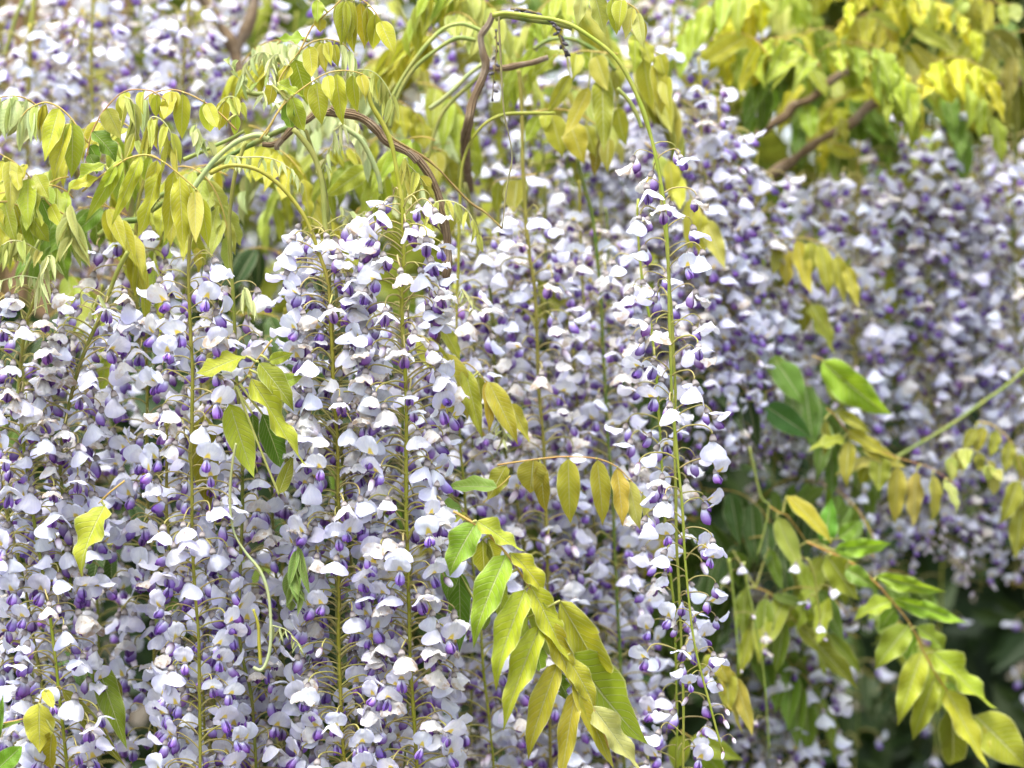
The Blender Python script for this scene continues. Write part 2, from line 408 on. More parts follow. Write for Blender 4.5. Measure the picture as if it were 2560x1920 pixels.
def raceme(pts, Y, start, n, label, group=None, ped=90, fresh=(0., .4), tip=False, detail=True, stem=STEM_GREEN, sw=9, wilt=.15, gap=True, seed=None, size=1., name='wisteria_raceme'):
    """pts: the stem in photo pixels from the top; start: the pixel height where flowers begin; ped: pedicel length in pixels at 2 m."""
    Y = plane(Y)
    r = random.Random(seed if seed is not None else hash((int(pts[0][0]), int(pts[0][1]), int(Y * 100))) & 0xffff)
    wp = spline([P(p[0], p[1], Y + (p[2] if len(p) > 2 else 0)) for p in pts], 7)
    ph = r.uniform(0, 99)
    for i, p in enumerate(wp):
        if i: p.x += .0032 * noise.noise(V((p.z * 7, ph, 0))) + .0012 * noise.noise(V((p.z * 22, ph, 3))); p.y += .004 * noise.noise(V((p.z * 6, ph, 9)))
    root = empty(name, wp[0]); tag(root, label, 'flower raceme', group); o = wp[0]
    g = tube([p - o for p in wp], sw * .5 * K * 2, sw * .5 * K * 2 * (.45 if tip else .8), 7 if detail else 5, .22, r.random() * 50)
    link('stem', mk('stem', g, MS), root, None, tuple(c * r.uniform(.85, 1.15) for c in stem))
    n = int(n * 1.33); acc = [0.]
    for a, b in zip(wp, wp[1:]): acc.append(acc[-1] + (b - a).length)
    zs = CAM_Z + (960 - start) * K * Y
    i0 = next((i for i, p in enumerate(wp) if p.z <= zs and i > 0 and wp[i].z < wp[i - 1].z), 0)
    s0, s1 = acc[i0], acc[-1]
    az = r.uniform(0, 6.28)
    for k in range(n):
        f = (k + r.uniform(-.4, .4)) / max(1, n - 1); f = min(1, max(0, f)); s = s0 + (s1 - s0) * f
        i = max(1, next((j for j in range(len(acc)) if acc[j] >= s), len(acc) - 1)); t = (s - acc[i - 1]) / max(1e-6, acc[i] - acc[i - 1])
        base = wp[i - 1].lerp(wp[i], t)
        az += R(137.5) + r.uniform(-.5, .5); a = az % (2 * pi)
        # azimuth -90 deg faces the camera; keep most of the stem bare on that side as the photo shows
        dlt = (a + pi / 2 + pi) % (2 * pi) - pi
        if gap and abs(dlt) < .5 and r.random() < .85: a = -pi / 2 + (.5 + r.random() * .9) * (1 if dlt > 0 else -1)
        if sin(a) > .55 and r.random() < .4: a = -a
        dlt = (a + pi / 2 + pi) % (2 * pi) - pi
        tf = max(0, (f - .6) / .4) if tip else 0
        pl = ped * K * 2 * r.uniform(.72, 1.18) * (1 - .55 * tf) * (.8 + .2 * min(1, f * 6))
        sc = size * .95 * r.uniform(.86, 1.14) * (1 - .35 * tf)
        pv = r.randrange(6); h = PED_G[pv][1]
        out = V((cos(a), sin(a), 0)); droop = r.uniform(-.22, .16)
        pm = M.Translation(base - o) @ M.Rotation(a, 4, 'Z') @ M.Rotation(-droop, 4, 'Y') @ M.Scale(pl, 4)
        end = pm @ V((1, 0, h))
        yaw = a - dlt * r.uniform(.1, .6) + r.uniform(-.35, .35)            # flowers turn a little towards the light
        fm = M.Translation(end) @ M.Rotation(yaw, 4, 'Z') @ M.Rotation(r.uniform(-.3, .3), 4, 'Y') @ M.Rotation(r.uniform(-.28, .28), 4, 'X') @ M.Scale(sc, 4)
        fr = fresh[0] + (fresh[1] - fresh[0]) * f
        x = r.random()
        mode = 'wilt' if x < wilt * (1.5 - f) else ('up' if r.random() < fr else ('lid' if r.random() < .38 else ('half' if r.random() < .25 else 'hood')))
        tint = r.choice(CREAM) if (mode == 'wilt' or r.random() < .12 * (1 - f)) else (U(.95, 1), U(.95, 1), 1)
        bud = tip and f > (.88 if detail else .97) or r.random() < .035 + .13 * fr * f
        if bud:
            b = link('flower_bud', r.choice(BUD), root, fm @ M.Scale(r.uniform(.75, 1.05), 4))
            link('pedicel', PED[pv], b, b.matrix_basis.inverted() @ pm)
        elif detail:
            fl = link('flower', r.choice(CAL), root, fm)
            link('banner_petal', r.choice(BAN[mode]), fl, M.Rotation(r.uniform(-.12, .12), 4, 'X'), tint)
            link('keel', r.choice(KEEL), fl, M.Rotation(KROT[mode] + r.uniform(-.13, .13), 4, 'Y'), (r.uniform(.85, 1.2),) * 3 if mode != 'wilt' else (.9, .82, .8))
            link('pedicel', PED[pv], fl, fm.inverted() @ pm)
        else:
            yaw = a
            fm = M.Translation(base - o + out * .03 * sc + V((0, 0, h * .03))) @ M.Rotation(a + r.uniform(-.3, .3), 4, 'Z') @ M.Rotation(r.uniform(-.2, .2), 4, 'Y') @ M.Rotation(r.uniform(-.2, .2), 4, 'X') @ M.Scale(sc, 4)
            link('flower', FAR[mode][r.randrange(8)], root, fm, tint)
    return root


# ------------------------------------------------------------------ leaves
def leaf_mesh(sd, fold, droop, wave, tip=.0, twist=0., nv=12, nu=6):
    r = random.Random(sd); vs, uv = [], []; ph = r.uniform(0, 6)
    for i in range(nv + 1):
        v = i / nv
        h = (v ** .58) * ((1 - v) ** 1.02) / .3915 * .5
        if v > .8: h *= 1 - .25 * sin((v - .8) / .2 * pi)
        zc = droop * 4 * v * (1 - v) * .5 - tip * max(0, v - .7) ** 2 * 4
        tw = twist * (v - .3)
        for j in range(nu + 1):
            t = j / nu * 2 - 1; y = t * h
            z = fold * abs(y) * (1 - .5 * abs(t)) + wave * sin(v * 15 + ph + (1.3 if t > 0 else 0)) * abs(t) ** 2 * h * 2 + .012 * noise.noise(V((v * 5, t * 2, sd)))
            y2, z2 = y * cos(tw) - z * sin(tw), y * sin(tw) + z * cos(tw)
            vs.append((v, y2, z2 + zc)); uv.append((.5 + t * .5, v))
    fs = [(i * (nu + 1) + j, (i + 1) * (nu + 1) + j, (i + 1) * (nu + 1) + j + 1, i * (nu + 1) + j + 1) for i in range(nv) for j in range(nu)]
    return make('leaflet', vs, fs, ML, uv)


LEAF = {'flat': [leaf_mesh(1, .25, .05, .03, .2), leaf_mesh(2, .15, -.05, .04, -.2), leaf_mesh(3, .35, .09, .05, .3), leaf_mesh(4, .3, .03, .08, .1, .4), leaf_mesh(5, .2, .08, .10, -.3, -.5)],
        'wavy': [leaf_mesh(11, .45, .10, .13, .4, .5), leaf_mesh(12, .35, .06, .15, -.4, -.6), leaf_mesh(13, .5, .14, .11, .6, .3)],
        'vee': [leaf_mesh(21, 1.1, .06, .04, .3), leaf_mesh(22, .9, -.05, .05, -.3, .4), leaf_mesh(23, 1.3, .1, .03, .5, -.4)],
        'fold': [leaf_mesh(31, 2.6, .05, .02, .4, .3), leaf_mesh(32, 2.2, -.07, .03, -.5, -.5), leaf_mesh(33, 3.0, .10, .02, .6)]}
PETIOLULE = mk('petiolule', tube(spline([V((0, 0, 0)), V((.5, 0, .12)), V((1, 0, 0))], 3), .16, .13, 5), MS)

YEL, GRN, LIME, OLIVE, BRONZE, PALE, DARK, DEEP_SHADE = (.42, .42, .030), (.155, .27, .024), (.33, .41, .030), (.28, .295, .022), (.38, .36, .032), (.50, .56, .27), (.060, .125, .018), (.028, .065, .012)  # the last tint is near-black, putting the shade of the gaps into leaves


def jit(c, r, a=.14): k = r.uniform(1 - a, 1 + a); return tuple(max(0, x * k * r.uniform(1 - a * .5, 1 + a * .5)) for x in c)


def leaflet(root, o, b, t, wd, kind, tint, r, roll=0., up=None):
    """one leaflet from b to t (world points), wd wide (metres), its upper face towards the viewer unless rolled."""
    x = (t - b); L = x.length; x.normalize(); n = V(up or (0, -1, .35)); n = (n - x * n.dot(x))
    if n.length < .05: n = x.orthogonal()
    n.normalize(); n = M.Rotation(roll, 3, x) @ n; y = n.cross(x)
    m = M(((x.x * L, y.x * wd, n.x * L * .9), (x.y * L, y.y * wd, n.y * L * .9), (x.z * L, y.z * wd, n.z * L * .9))).to_4x4()
    # folds use width for their height
    s = wd / L
    if kind in ('vee', 'fold'): m = M(((x.x * L, y.x * wd, n.x * wd), (x.y * L, y.y * wd, n.y * wd), (x.z * L, y.z * wd, n.z * wd))).to_4x4()
    m.translation = b - o
    lf = link('leaflet', r.choice(LEAF[kind]), root, m, jit(tint, r))
    return lf


def compound(rach, Y, leaves, label, group=None, tint=YEL, rw=5, rcol=(.40, .27, .06), seed=0, kind='flat', dY=.02, dark=None):
    """a compound leaf: rachis through photo pixels; leaves = (bx, by, tx, ty, width px [, kind, tint, roll, dY])."""
    Y = plane(Y)
    r = random.Random(seed * 7 + int(rach[0][0]) + int(rach[0][1]) * 3)
    wp = spline([P(p[0], p[1], Y + (p[2] if len(p) > 2 else 0)) for p in rach], 6); o = wp[0]
    root = empty('compound_leaf', o); tag(root, label, 'compound leaf', group)
    link('rachis', mk('rachis', tube([p - o for p in wp], rw * .5 * K * 2, rw * .3 * K * 2, 6, .12, seed), MS), root, None, jit(rcol, r))
    for lf in leaves:
        bx, by, tx, ty, wd = lf[:5]; kd = lf[5] if len(lf) > 5 and lf[5] else kind; tn = lf[6] if len(lf) > 6 and lf[6] else tint
        roll = lf[7] if len(lf) > 7 and lf[7] is not None else r.uniform(-.5, .5)
        d = lf[8] if len(lf) > 8 else r.uniform(-dY, dY)
        b0 = min(wp, key=lambda q: (q - P(bx, by, Y)).length)
        b = P(bx, by, Y + (b0.y - Y)); t = P(tx, ty, b.y + d)
        leaflet(root, o, b, t, wd * K * Y * {'vee': 1.24, 'fold': 1.15}.get(kd, 1.1), kd, tn, r, roll)
        if (b - b0).length > .0012:
            e = b - b0; x = e.normalized(); y = x.orthogonal().normalized(); z = x.cross(y); Ls = e.length; th = .0075
            m = M(((x.x * Ls, y.x * th, z.x * th), (x.y * Ls, y.y * th, z.y * th), (x.z * Ls, y.z * th, z.z * th))).to_4x4(); m.translation = b0 - o
            link('petiolule', PETIOLULE, root, m, (.42, .44, .12))
    return root


def spray(px, py, Y, ang, length, pairs, ll, lw, label, group=None, tint=YEL, kind='flat', seed=0, droop=1.0, hang=.8, rcol=(.40, .27, .06), rw=4.5, spread=.6, zyaw=None):
    """a compound leaf that grows from a point: arching rachis, opposite leaflets that hang. ang: start direction in the picture plane (deg, 0 = right, 90 = up); lengths in px at 2 m."""
    Y = plane(Y)
    r = random.Random(seed * 31 + 5); u = K * 2
    zy = r.uniform(-.6, .6) if zyaw is None else zyaw
    a = R(ang); dirv = V((cos(a) * cos(zy), sin(zy) * abs(cos(a)) * .9 + .1 * sin(zy), sin(a)))
    p = P(px, py, Y); pts = [p.copy()]; n = 14; st = length * u / n
    for i in range(n):
        dirv = (dirv + V((0, 0, -1)) * (droop * .16)).normalized(); p = p + dirv * st; pts.append(p.copy())
    o = pts[0]; root = empty('compound_leaf', o); tag(root, label, 'compound leaf', group)
    link('rachis', mk('rachis', tube([q - o for q in pts], rw * .5 * u, rw * .28 * u, 5, .1, seed), MS), root, None, jit(rcol, r))
    side0 = V((0, 0, 1))
    for k in range(pairs + 1):
        f = .22 + .78 * k / pairs; x = f * n; i = min(n - 1, int(x)); b = pts[i].lerp(pts[i + 1], x - i); tg = (pts[i + 1] - pts[i]).normalized()
        sd = tg.cross(V((0, 0, 1)))
        if sd.length < .1: sd = V((1, 0, 0))
        sd.normalize()
        for sg in ((1, -1) if k < pairs else (0,)):
            d = tg * r.uniform(.15, .55) + sd * sg * spread * r.uniform(.6, 1.3) + V((0, 0, -1)) * hang * r.uniform(.7, 1.2)
            d.normalize(); sz = r.uniform(.85, 1.12) * (1 - .45 * max(0, f - .5)) * (.8 + .2 * min(1, f * 3))
            bb = b + (sd * sg * .003 + V((0, 0, -.002)))
            leaflet(root, o, bb, bb + d * ll * u * sz, lw * u * sz * r.uniform(.85, 1.15), kind, tint, r, r.uniform(-.6, .6), (r.uniform(-.5, .5), -1, r.uniform(0, .8)))
    return root


def shoot(name, pts, Y, w0, w1, tint, label, cat, group=None, m=None, bump=.2, sides=7, nodes=0):
    Y = plane(Y)
    wp = spline([P(p[0], p[1], Y + (p[2] if len(p) > 2 else 0)) for p in pts], 8); o = wp[0]
    g = tube([p - o for p in wp], w0 * .5 * K * Y, w1 * .5 * K * Y, sides, bump, pts[0][0])
    ob = link(name, mk(name, g, m or MS), None, M.Translation(o), tint)
    tag(ob, label, cat, group); return ob

# ------------------------------------------------------------------ conversions from the enlarged views of the photograph
def q(ox, oy, pts): return [(ox + p[0] / 2.44, oy + p[1] / 2.44, *p[2:]) for p in pts]


def ql(ox, oy, ls): return [(ox + l[0] / 2.44, oy + l[1] / 2.44, ox + l[2] / 2.44, oy + l[3] / 2.44, l[4] / 2.44, *l[5:]) for l in ls]


# ------------------------------------------------------------------ far behind: fence, hedge
fx = [P(x, 0, 4.05).x for x in (-260, 330)]
fence = empty('wooden_fence', (fx[0], 4.05, 0)); tag(fence, 'weathered brown board fence glimpsed behind the racemes at the upper left', 'fence')
mw = simple('weathered_wood', (.13, .075, .04), (.27, .17, .09), 14, .85)
pw = (fx[1] - fx[0]) / 9
for i in range(9):
    h = 2.25 + U(-.03, .03); a, b, d = pw * i + .006, pw * (i + 1) - .006, U(-.006, .006)
    vs = [(a, d, .03), (b, d, .03), (b, d + .02, .03), (a, d + .02, .03), (a, d, h), (b, d, h), (b, d + .02, h), (a, d + .02, h)]
    fs = [(0, 1, 5, 4), (1, 2, 6, 5), (2, 3, 7, 6), (3, 0, 4, 7), (4, 5, 6, 7), (3, 2, 1, 0)]
    link('plank', make('plank', vs, fs, mw, smooth=False), fence)
for zr in (.4, 1.9):
    vs = [(0, .03, zr), (fx[1] - fx[0], .03, zr), (fx[1] - fx[0], .07, zr), (0, .07, zr)]; vs += [(x, y, z + .09) for x, y, z in vs]
    link('rail', make('rail', vs, fs, mw, smooth=False), fence)


def leaf_mass(name, n, box, size, tints, m, sd):
    r = random.Random(sd); vs, fs, mi = [], [], []
    for i in range(n):
        x, y, z = (r.uniform(a, b) for a, b in box)
        c = V((x, y, z)); d = V((r.uniform(-1, 1), r.uniform(-.6, .3), r.uniform(-1, .25))).normalized(); sdv = d.cross(V((r.uniform(-.4, .4), -1, r.uniform(-.2, .9)))).normalized()
        L = size * r.uniform(.6, 1.25); wd = L * r.uniform(.16, .22); up = sdv.cross(d) * (wd * .35); k = len(vs)
        vs += [c, c + d * L * .4 + sdv * wd + up, c + d * L, c + d * L * .4 - sdv * wd + up, c + d * L * .42]
        fs += [(k, k + 1, k + 4), (k + 1, k + 2, k + 4), (k + 2, k + 3, k + 4), (k + 3, k, k + 4)]; mi += [r.randrange(len(m))] * 4
    o = link(name, make(name, vs, fs, m, None, mi, False)); return o


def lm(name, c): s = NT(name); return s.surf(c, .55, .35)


hedge = leaf_mass('background_hedge', 26000, ((-2.9, 3.2), (3.2, 3.98), (0, 1.6)), .1, None, [lm('hedge_leaf_shaded', (.014, .032, .007)), lm('hedge_leaf_shaded', (.022, .048, .009)), lm('hedge_leaf_shaded', (.034, .062, .010))], 3)  # leaf colours darkened to carry the shade of the lower hollow
tag(hedge, 'green mass of leaves darkened for shade, far behind the wisteria, in the lower gaps', 'hedge', None, 'stuff')
trees = leaf_mass('background_foliage', 26000, ((-3.0, 3.3), (4.1, 5.4), (1.5, 4.2)), .13, None, [lm('bright_leaf', (.20, .27, .03)), lm('bright_leaf', (.32, .36, .035)), lm('bright_leaf', (.40, .42, .04))], 4)
tag(trees, 'bright yellow-green haze of leaves far behind, along the top', 'foliage', None, 'stuff')

# ------------------------------------------------------------------ woody branches
WOOD = MBARK
shoot('woody_branch', q(850, 0, [(-60, 660), (0, 690), (130, 720), (230, 800), (280, 860), (440, 945), (500, 1000), (590, 1160), (645, 1380), (655, 1550), (640, 1720), (600, 1900, .05), (560, 2300, .12)]), 2.03, 19, 25, (1, 1, 1), 'thick brown branch curving down behind the dense front racemes, left of centre', 'branch', m=WOOD, bump=.3, sides=10)
shoot('woody_branch', q(850, 0, [(415, 925), (440, 945), (475, 985)]), 2.015, 14, 20, (1, 1, 1), 'short broken stub on the shoulder of the curving brown branch', 'branch', m=WOOD, bump=.4, sides=8)
shoot('woody_branch', q(850, 0, [(505, 1285), (540, 1340), (610, 1385), (640, 1420)]), 2.035, 16, 20, (1, 1, 1), 'side fork joining the curving brown branch from its left', 'branch', m=WOOD, bump=.3, sides=8)
shoot('woody_branch', q(850, 0, [(935, 85), (905, 150), (860, 220), (870, 310), (890, 400), (860, 500), (810, 620), (780, 760), (765, 860, .05), (770, 1000, .12), (790, 1150, .2)]), 2.12, 18, 25, (1, 1, 1), 'brown knotty branch hanging from the crown of the tall green arch', 'branch', m=WOOD, bump=.3, sides=10)
shoot('woody_branch', q(850, 0, [(930, 415), (1010, 415), (1100, 395), (1180, 380), (1270, 350)]), 2.12, 17, 13, (1, 1, 1), 'short grey-brown branch lying level under the tall green arch', 'branch', m=WOOD, bump=.3, sides=8)
shoot('woody_branch', q(1660, 0, [(380, 1010), (480, 905), (560, 830), (650, 760), (740, 710), (800, 640), (900, 600), (1010, 500), (1120, 430)]), 2.74, 26, 17, (1, 1, 1), 'blurred brown branch slanting up to the right, upper of the two', 'branch', m=WOOD, bump=.45, sides=9)
shoot('woody_branch', q(1660, 0, [(520, 1210), (640, 1080), (780, 980), (900, 890), (960, 850), (1130, 760), (1260, 640), (1420, 600), (1600, 530), (1900, 550), (2250, 480)]), 2.78, 29, 20, (1, 1, 1), 'blurred brown branch slanting up to the right, lower of the two', 'branch', m=WOOD, bump=.45, sides=9)
shoot('woody_branch', q(0, 0, [(1220, -40), (1340, 140), (1410, 270), (1450, 430), (1440, 640), (1420, 900)]), 2.75, 26, 34, (1, 1, 1), 'pale grey forked trunk blurred behind the top left racemes', 'branch', m=WOOD, bump=.45, sides=9)
shoot('woody_branch', q(0, 0, [(1570, -40), (1520, 130), (1450, 300), (1440, 400)]), 2.76, 22, 26, (1, 1, 1), 'right arm of the blurred grey fork at the top left', 'branch', m=WOOD, bump=.45, sides=9)
shoot('woody_branch', q(0, 0, [(2190, 690), (2050, 690), (1940, 690), (1880, 730), (1780, 790), (1720, 850), (1660, 880), (1600, 880)]), 2.06, 20, 17, (1, 1, 1), 'gnarled grey-brown spur where the front green shoots spring', 'branch', m=WOOD, bump=.5, sides=9)
shoot('woody_branch', q(0, 0, [(1720, 850), (1690, 890), (1690, 915)]), 2.05, 15, 10, (1, 1, 1), 'dark stubby bud shield under the gnarled spur', 'branch', m=WOOD, bump=.6, sides=8)

# thin dead twigs
TW = (.115, .085, .03)
shoot('dry_twig', q(850, 0, [(980, 70), (970, 130), (983, 400), (1000, 680), (1050, 940), (1020, 1130), (990, 1390)]), 2.02, 6, 3.5, (.16, .15, .085), 'thin grey dead stalk dangling from the tall green arch', 'twig', bump=.5)
shoot('dry_twig', q(850, 0, [(300, 830), (360, 870), (500, 950), (600, 1030), (700, 1140), (800, 1240), (890, 1300), (990, 1395)]), 2.03, 8, 5.5, (.17, .105, .03), 'slender brown twig running down to meet the dangling grey stalk', 'twig', bump=.4)
tw = empty('dry_twig', P(1276, 25, 2.06)); tag(tw, 'withered spike beaded with small dark buds under the tall green arch', 'twig')
wp = spline([P(*p, 2.06) for p in q(850, 0, [(1040, 55), (1130, 60), (1230, 95), (1300, 150), (1340, 220), (1375, 330)])], 8)
link('stalk', mk('stalk', tube([p - tw.location for p in wp], .0011, .0007, 5, .3), MS), tw, None, TW)
mdk = simple('dark_bud', (.05, .05, .055), (.13, .11, .12), 300, .8)
bmesh_ = make('bud', *lathe_axis([(0, .0004), (.0015, .0013), (.0035, .0014), (.0055, .0003)], V((1, 0, -.5)), nk=6)[:2], mdk)
for i in range(4, len(wp), 1):
    link('bud', bmesh_, tw, M.Translation(wp[i] - tw.location) @ M.Rotation(U(0, 6.28), 4, 'Z') @ M.Scale(U(.8, 1.3), 4))
tw = empty('dry_twig', P(1247, 60, 2.1)); tag(tw, 'withered spike with loose dark buds beside the brown knotty branch', 'twig')
wp = spline([P(*p, 2.1) for p in q(850, 0, [(950, 180), (955, 300), (940, 440), (930, 600)])], 6)
link('stalk', mk('stalk', tube([p - tw.location for p in wp], .0007, .0005, 5, .3), MS), tw, None, TW)
for i in range(0, len(wp), 2): link('bud', bmesh_, tw, M.Translation(wp[i] - tw.location) @ M.Rotation(U(0, 6.28), 4, 'Z') @ M.Scale(U(.8, 1.2), 4))

# ------------------------------------------------------------------ green shoots
SG, SP, SY, SDK = (.17, .235, .045), (.30, .39, .17), (.33, .34, .05), (.085, .14, .022)
shoot('green_shoot', q(0, 0, [(1120, 975), (1200, 940), (1300, 895), (1400, 850), (1490, 800)]), 2.05, 11, 9, SG, 'green shoot slanting up to the gnarled spur, topmost of the bundle', 'shoot')
shoot('green_shoot', q(0, 0, [(1180, 1150), (1250, 1050), (1320, 965), (1420, 880), (1500, 840), (1580, 825), (1640, 850)]), 2.03, 13, 15, SP, 'pale green shoot bowing over to the gnarled spur', 'shoot')
shoot('green_shoot', q(0, 0, [(920, 1290), (1000, 1230), (1150, 1100), (1300, 1010), (1440, 930), (1560, 870), (1680, 810), (1760, 780)]), 2.07, 13, 15, SDK, 'dark green shoot passing under the pale one to the gnarled spur', 'shoot')
shoot('green_shoot', q(0, 0, [(600, 1440), (680, 1380), (760, 1350), (860, 1330), (960, 1210), (1010, 1180)]), 2.06, 16, 15, SDK, 'dark green stem crossing among the yellow leaves on the left', 'shoot')
shoot('green_shoot', q(0, 0, [(1500, 560), (1580, 575), (1700, 560), (1760, 570)]), 2.1, 14, 13, SDK, 'short dark green shoot above the gnarled spur', 'shoot')
shoot('green_shoot', q(850, 0, [(-10, 760), (60, 800), (140, 870), (230, 1060), (250, 1180)]), 2.05, 15, 12, SP, 'pale downy shoot falling from the spur beside the brown branch', 'shoot')
shoot('green_shoot', q(850, 0, [(945, 110), (1000, 92), (1080, 100), (1180, 118), (1300, 135), (1420, 165)]), 2.1, 20, 19, SDK, 'stout dark green top of the tall arch', 'shoot', bump=.15)
shoot('green_shoot', q(850, 0, [(1180, 300), (1260, 250), (1350, 235), (1450, 250), (1600, 340), (1680, 430)]), 2.25, 12, 10, SDK, 'dark green shoot arching inside the tall arch', 'shoot')
shoot('green_shoot', q(850, 0, [(1690, 540), (1760, 610), (1810, 700), (1840, 780)]), 2.12, 13, 10, SG, 'short green shoot running into the right leg of the tall arch', 'shoot')
shoot('green_shoot', q(850, 0, [(860, 185), (800, 160), (740, 145), (640, 170), (540, 260), (430, 400), (350, 530), (300, 640), (275, 760)]), 2.15, 12, 10, (.24, .31, .07), 'green shoot arching out left from the knotty branch, upper of two', 'shoot')
shoot('green_shoot', q(850, 0, [(830, 245), (740, 230), (680, 245), (580, 310), (460, 410), (380, 530), (330, 650), (305, 780)]), 2.17, 12, 10, SG, 'green shoot arching out left from the knotty branch, lower of two', 'shoot')
shoot('green_shoot', q(850, 0, [(870, 390), (790, 450), (700, 540), (620, 610), (545, 665)]), 2.2, 11, 12, SP, 'cut pale shoot ending in mid air below the knotty branch', 'shoot')
shoot('green_shoot', q(850, 0, [(870, 440), (800, 510), (700, 600), (620, 700), (570, 830), (535, 970)]), 2.24, 11, 9, SG, 'green shoot sweeping down left from the knotty branch', 'shoot')
shoot('green_shoot', q(850, 620, [(580, 420), (640, 560), (720, 690), (900, 800)]), 2.2, 5, 4, SG, 'fine stalk hanging behind the right edge of the dense racemes', 'shoot')
shoot('green_shoot', q(0, 620, [(1440, 1190), (1420, 1300), (1405, 1450), (1405, 1590), (1430, 1740), (1500, 1860), (1580, 1960), (1630, 2080), (1650, 2230), (1650, 2420), (1625, 2530), (1590, 2575), (1545, 2560)]), 1.93, 6, 10, (.33, .39, .19), 'pale green tendril hooked at its tip, dangling in front of the racemes', 'shoot', bump=.3)
shoot('green_shoot', q(0, 1240, [(1545, 690), (1575, 790), (1580, 900), (1590, 1030)]), 1.935, 8, 8, (.34, .33, .03), 'yellow-green tendril stub rising from the hook of the pale tendril', 'shoot', bump=.3)
shoot('green_shoot', q(1660, 620, [(1400, 1290), (1480, 1240), (1740, 1085), (1960, 930), (2100, 830), (2300, 660)]), 2.7, 9, 10, (.20, .27, .06), 'blurred green shoot slanting across the racemes on the right', 'shoot')
shoot('green_shoot', q(1660, 1240, [(520, -300), (590, 0), (640, 60), (600, 260), (570, 360)]), 2.45, 7, 5, SG, 'thin green stalk curling beside the leaves right of the tall arch', 'shoot')
shoot('green_shoot', q(0, 0, [(210, -30), (190, 200), (180, 430), (170, 700)]), 2.7, 13, 12, (.26, .30, .04), 'blurred leafless green stem in front of the brown fence', 'shoot')
shoot('green_shoot', q(0, 0, [(150, -20), (90, 120), (40, 300), (-30, 480)]), 2.65, 12, 11, (.16, .24, .04), 'blurred green shoot leaning out of the top left corner', 'shoot')
shoot('green_shoot', q(0, 620, [(-30, 480), (60, 350), (150, 150), (240, -50)]), 2.0, 11, 9, SG, 'green shoot rising from the left edge under the silvery leaf tassels', 'shoot')
shoot('green_shoot', q(0, 620, [(-40, 1130), (40, 1080), (90, 1000), (110, 880), (130, 700), (190, 500)]), 2.01, 11, 9, SG, 'green shoot bending out of the left edge at mid height', 'shoot')
shoot('green_shoot', q(850, 0, [(330, -30), (380, 80), (430, 210), (470, 320)]), 2.5, 10, 8, (.24, .26, .04), 'blurred olive stem slanting down at the top, left of the tall arch', 'shoot')

# ------------------------------------------------------------------ racemes, front row
N = 'wisteria_raceme'
raceme([(362, 330), (366, 440), (352, 492), (342, 574), (340, 680), (346, 780), (350, 900)], 2.08, 560, 24, 'raceme with browning flowers hanging under the yellow leaves on the left', stem=STEM_GREEN, sw=11, fresh=(0, .1), wilt=.2, seed=1)
raceme([(487, 560), (477, 640), (474, 800), (478, 960), (480, 1150), (484, 1300), (490, 1500), (496, 1700), (500, 1960)], 1.95, 640, 84, 'long front raceme whose bare yellow-green stem shows full length, left of centre', stem=STEM_YELLOW, sw=10, fresh=(.2, 1), wilt=.05, seed=2, ped=84)
raceme(q(0, 0, [(1500, 870), (1440, 1050), (1410, 1250), (1400, 1420), (1420, 1700), (1432, 1900), (1440, 2200), (1460, 2620), (1470, 3100), (1470, 3700), (1500, 4000), (1560, 4300), (1575, 4800)]), 2.02, 690, 70, 'front raceme behind the pale hooked tendril', stem=STEM_GREEN, sw=10, fresh=(.05, .7), seed=3)
raceme([(525, 434), (574, 414), (639, 422), (697, 459), (746, 516), (775, 566), (803, 639), (825, 720), (829, 860), (833, 1000), (838, 1150), (845, 1300), (855, 1600), (868, 1960)], 1.97, 570, 124, 'dense front raceme on a stem that arches over from the left', stem=STEM_YELLOW, sw=11, fresh=(0, .95), wilt=.25, seed=4)
raceme(q(850, 0, [(170, 560), (190, 640), (260, 760), (310, 880), (350, 1060), (385, 1260), (398, 1500), (390, 1900), (388, 2260), (395, 2520), (410, 2900), (415, 3300), (430, 3900), (460, 4400), (480, 4800)]), 1.96, 480, 140, 'densest front raceme, its stem arching down beside the brown branch', stem=STEM_YELLOW, sw=11.5, fresh=(0, .95), wilt=.3, seed=5, ped=98)
raceme(q(0, 0, [(1790, 790), (1900, 940), (1950, 1110), (1968, 1300), (1990, 1500), (2010, 1760), (2030, 2000), (2035, 2400), (2040, 2800), (2050, 3600), (2080, 4400), (2110, 4760)]), 2.0, 560, 100, 'front raceme on a pale downy stem between the two dense ones', stem=(.24, .29, .07), sw=13, fresh=(0, .9), wilt=.25, seed=6)
raceme(q(0, 0, [(1860, 790), (1900, 900), (1975, 1090), (2010, 1300), (2045, 1650), (2060, 1900), (2075, 2300), (2090, 2800), (2140, 3400), (2170, 4000), (2180, 4700)]), 2.06, 560, 72, 'raceme on a dark green stem just behind the pale downy stem', stem=STEM_DARK, sw=11, fresh=(0, .8), wilt=.2, seed=7)
raceme([(104, 700), (88, 740), (62, 815), (50, 900), (49, 1000), (62, 1150), (82, 1290), (104, 1440), (135, 1640), (170, 1960)], 1.98, 720, 100, 'front raceme curving down along the left edge, with cream withered flowers', stem=STEM_YELLOW, sw=10.5, fresh=(0, .35), wilt=.45, seed=8)
raceme(q(0, 620, [(780, 20), (700, 170), (600, 430), (540, 580), (460, 820), (400, 1060), (372, 1270), (372, 1430), (400, 1700), (420, 2100)]), 2.0, 730, 78, 'front raceme whose stem slants down to the left', stem=STEM_GREEN, sw=11, fresh=(0, .4), wilt=.2, seed=9)
raceme(q(0, 1240, [(-20, -300), (30, 0), (90, 240), (150, 470), (210, 850), (260, 1180), (300, 1750)]), 2.05, 1120, 60, 'raceme along the lower left edge beside the cream withered one', stem=STEM_GREEN, sw=10, fresh=(0, .4), wilt=.35, seed=10)
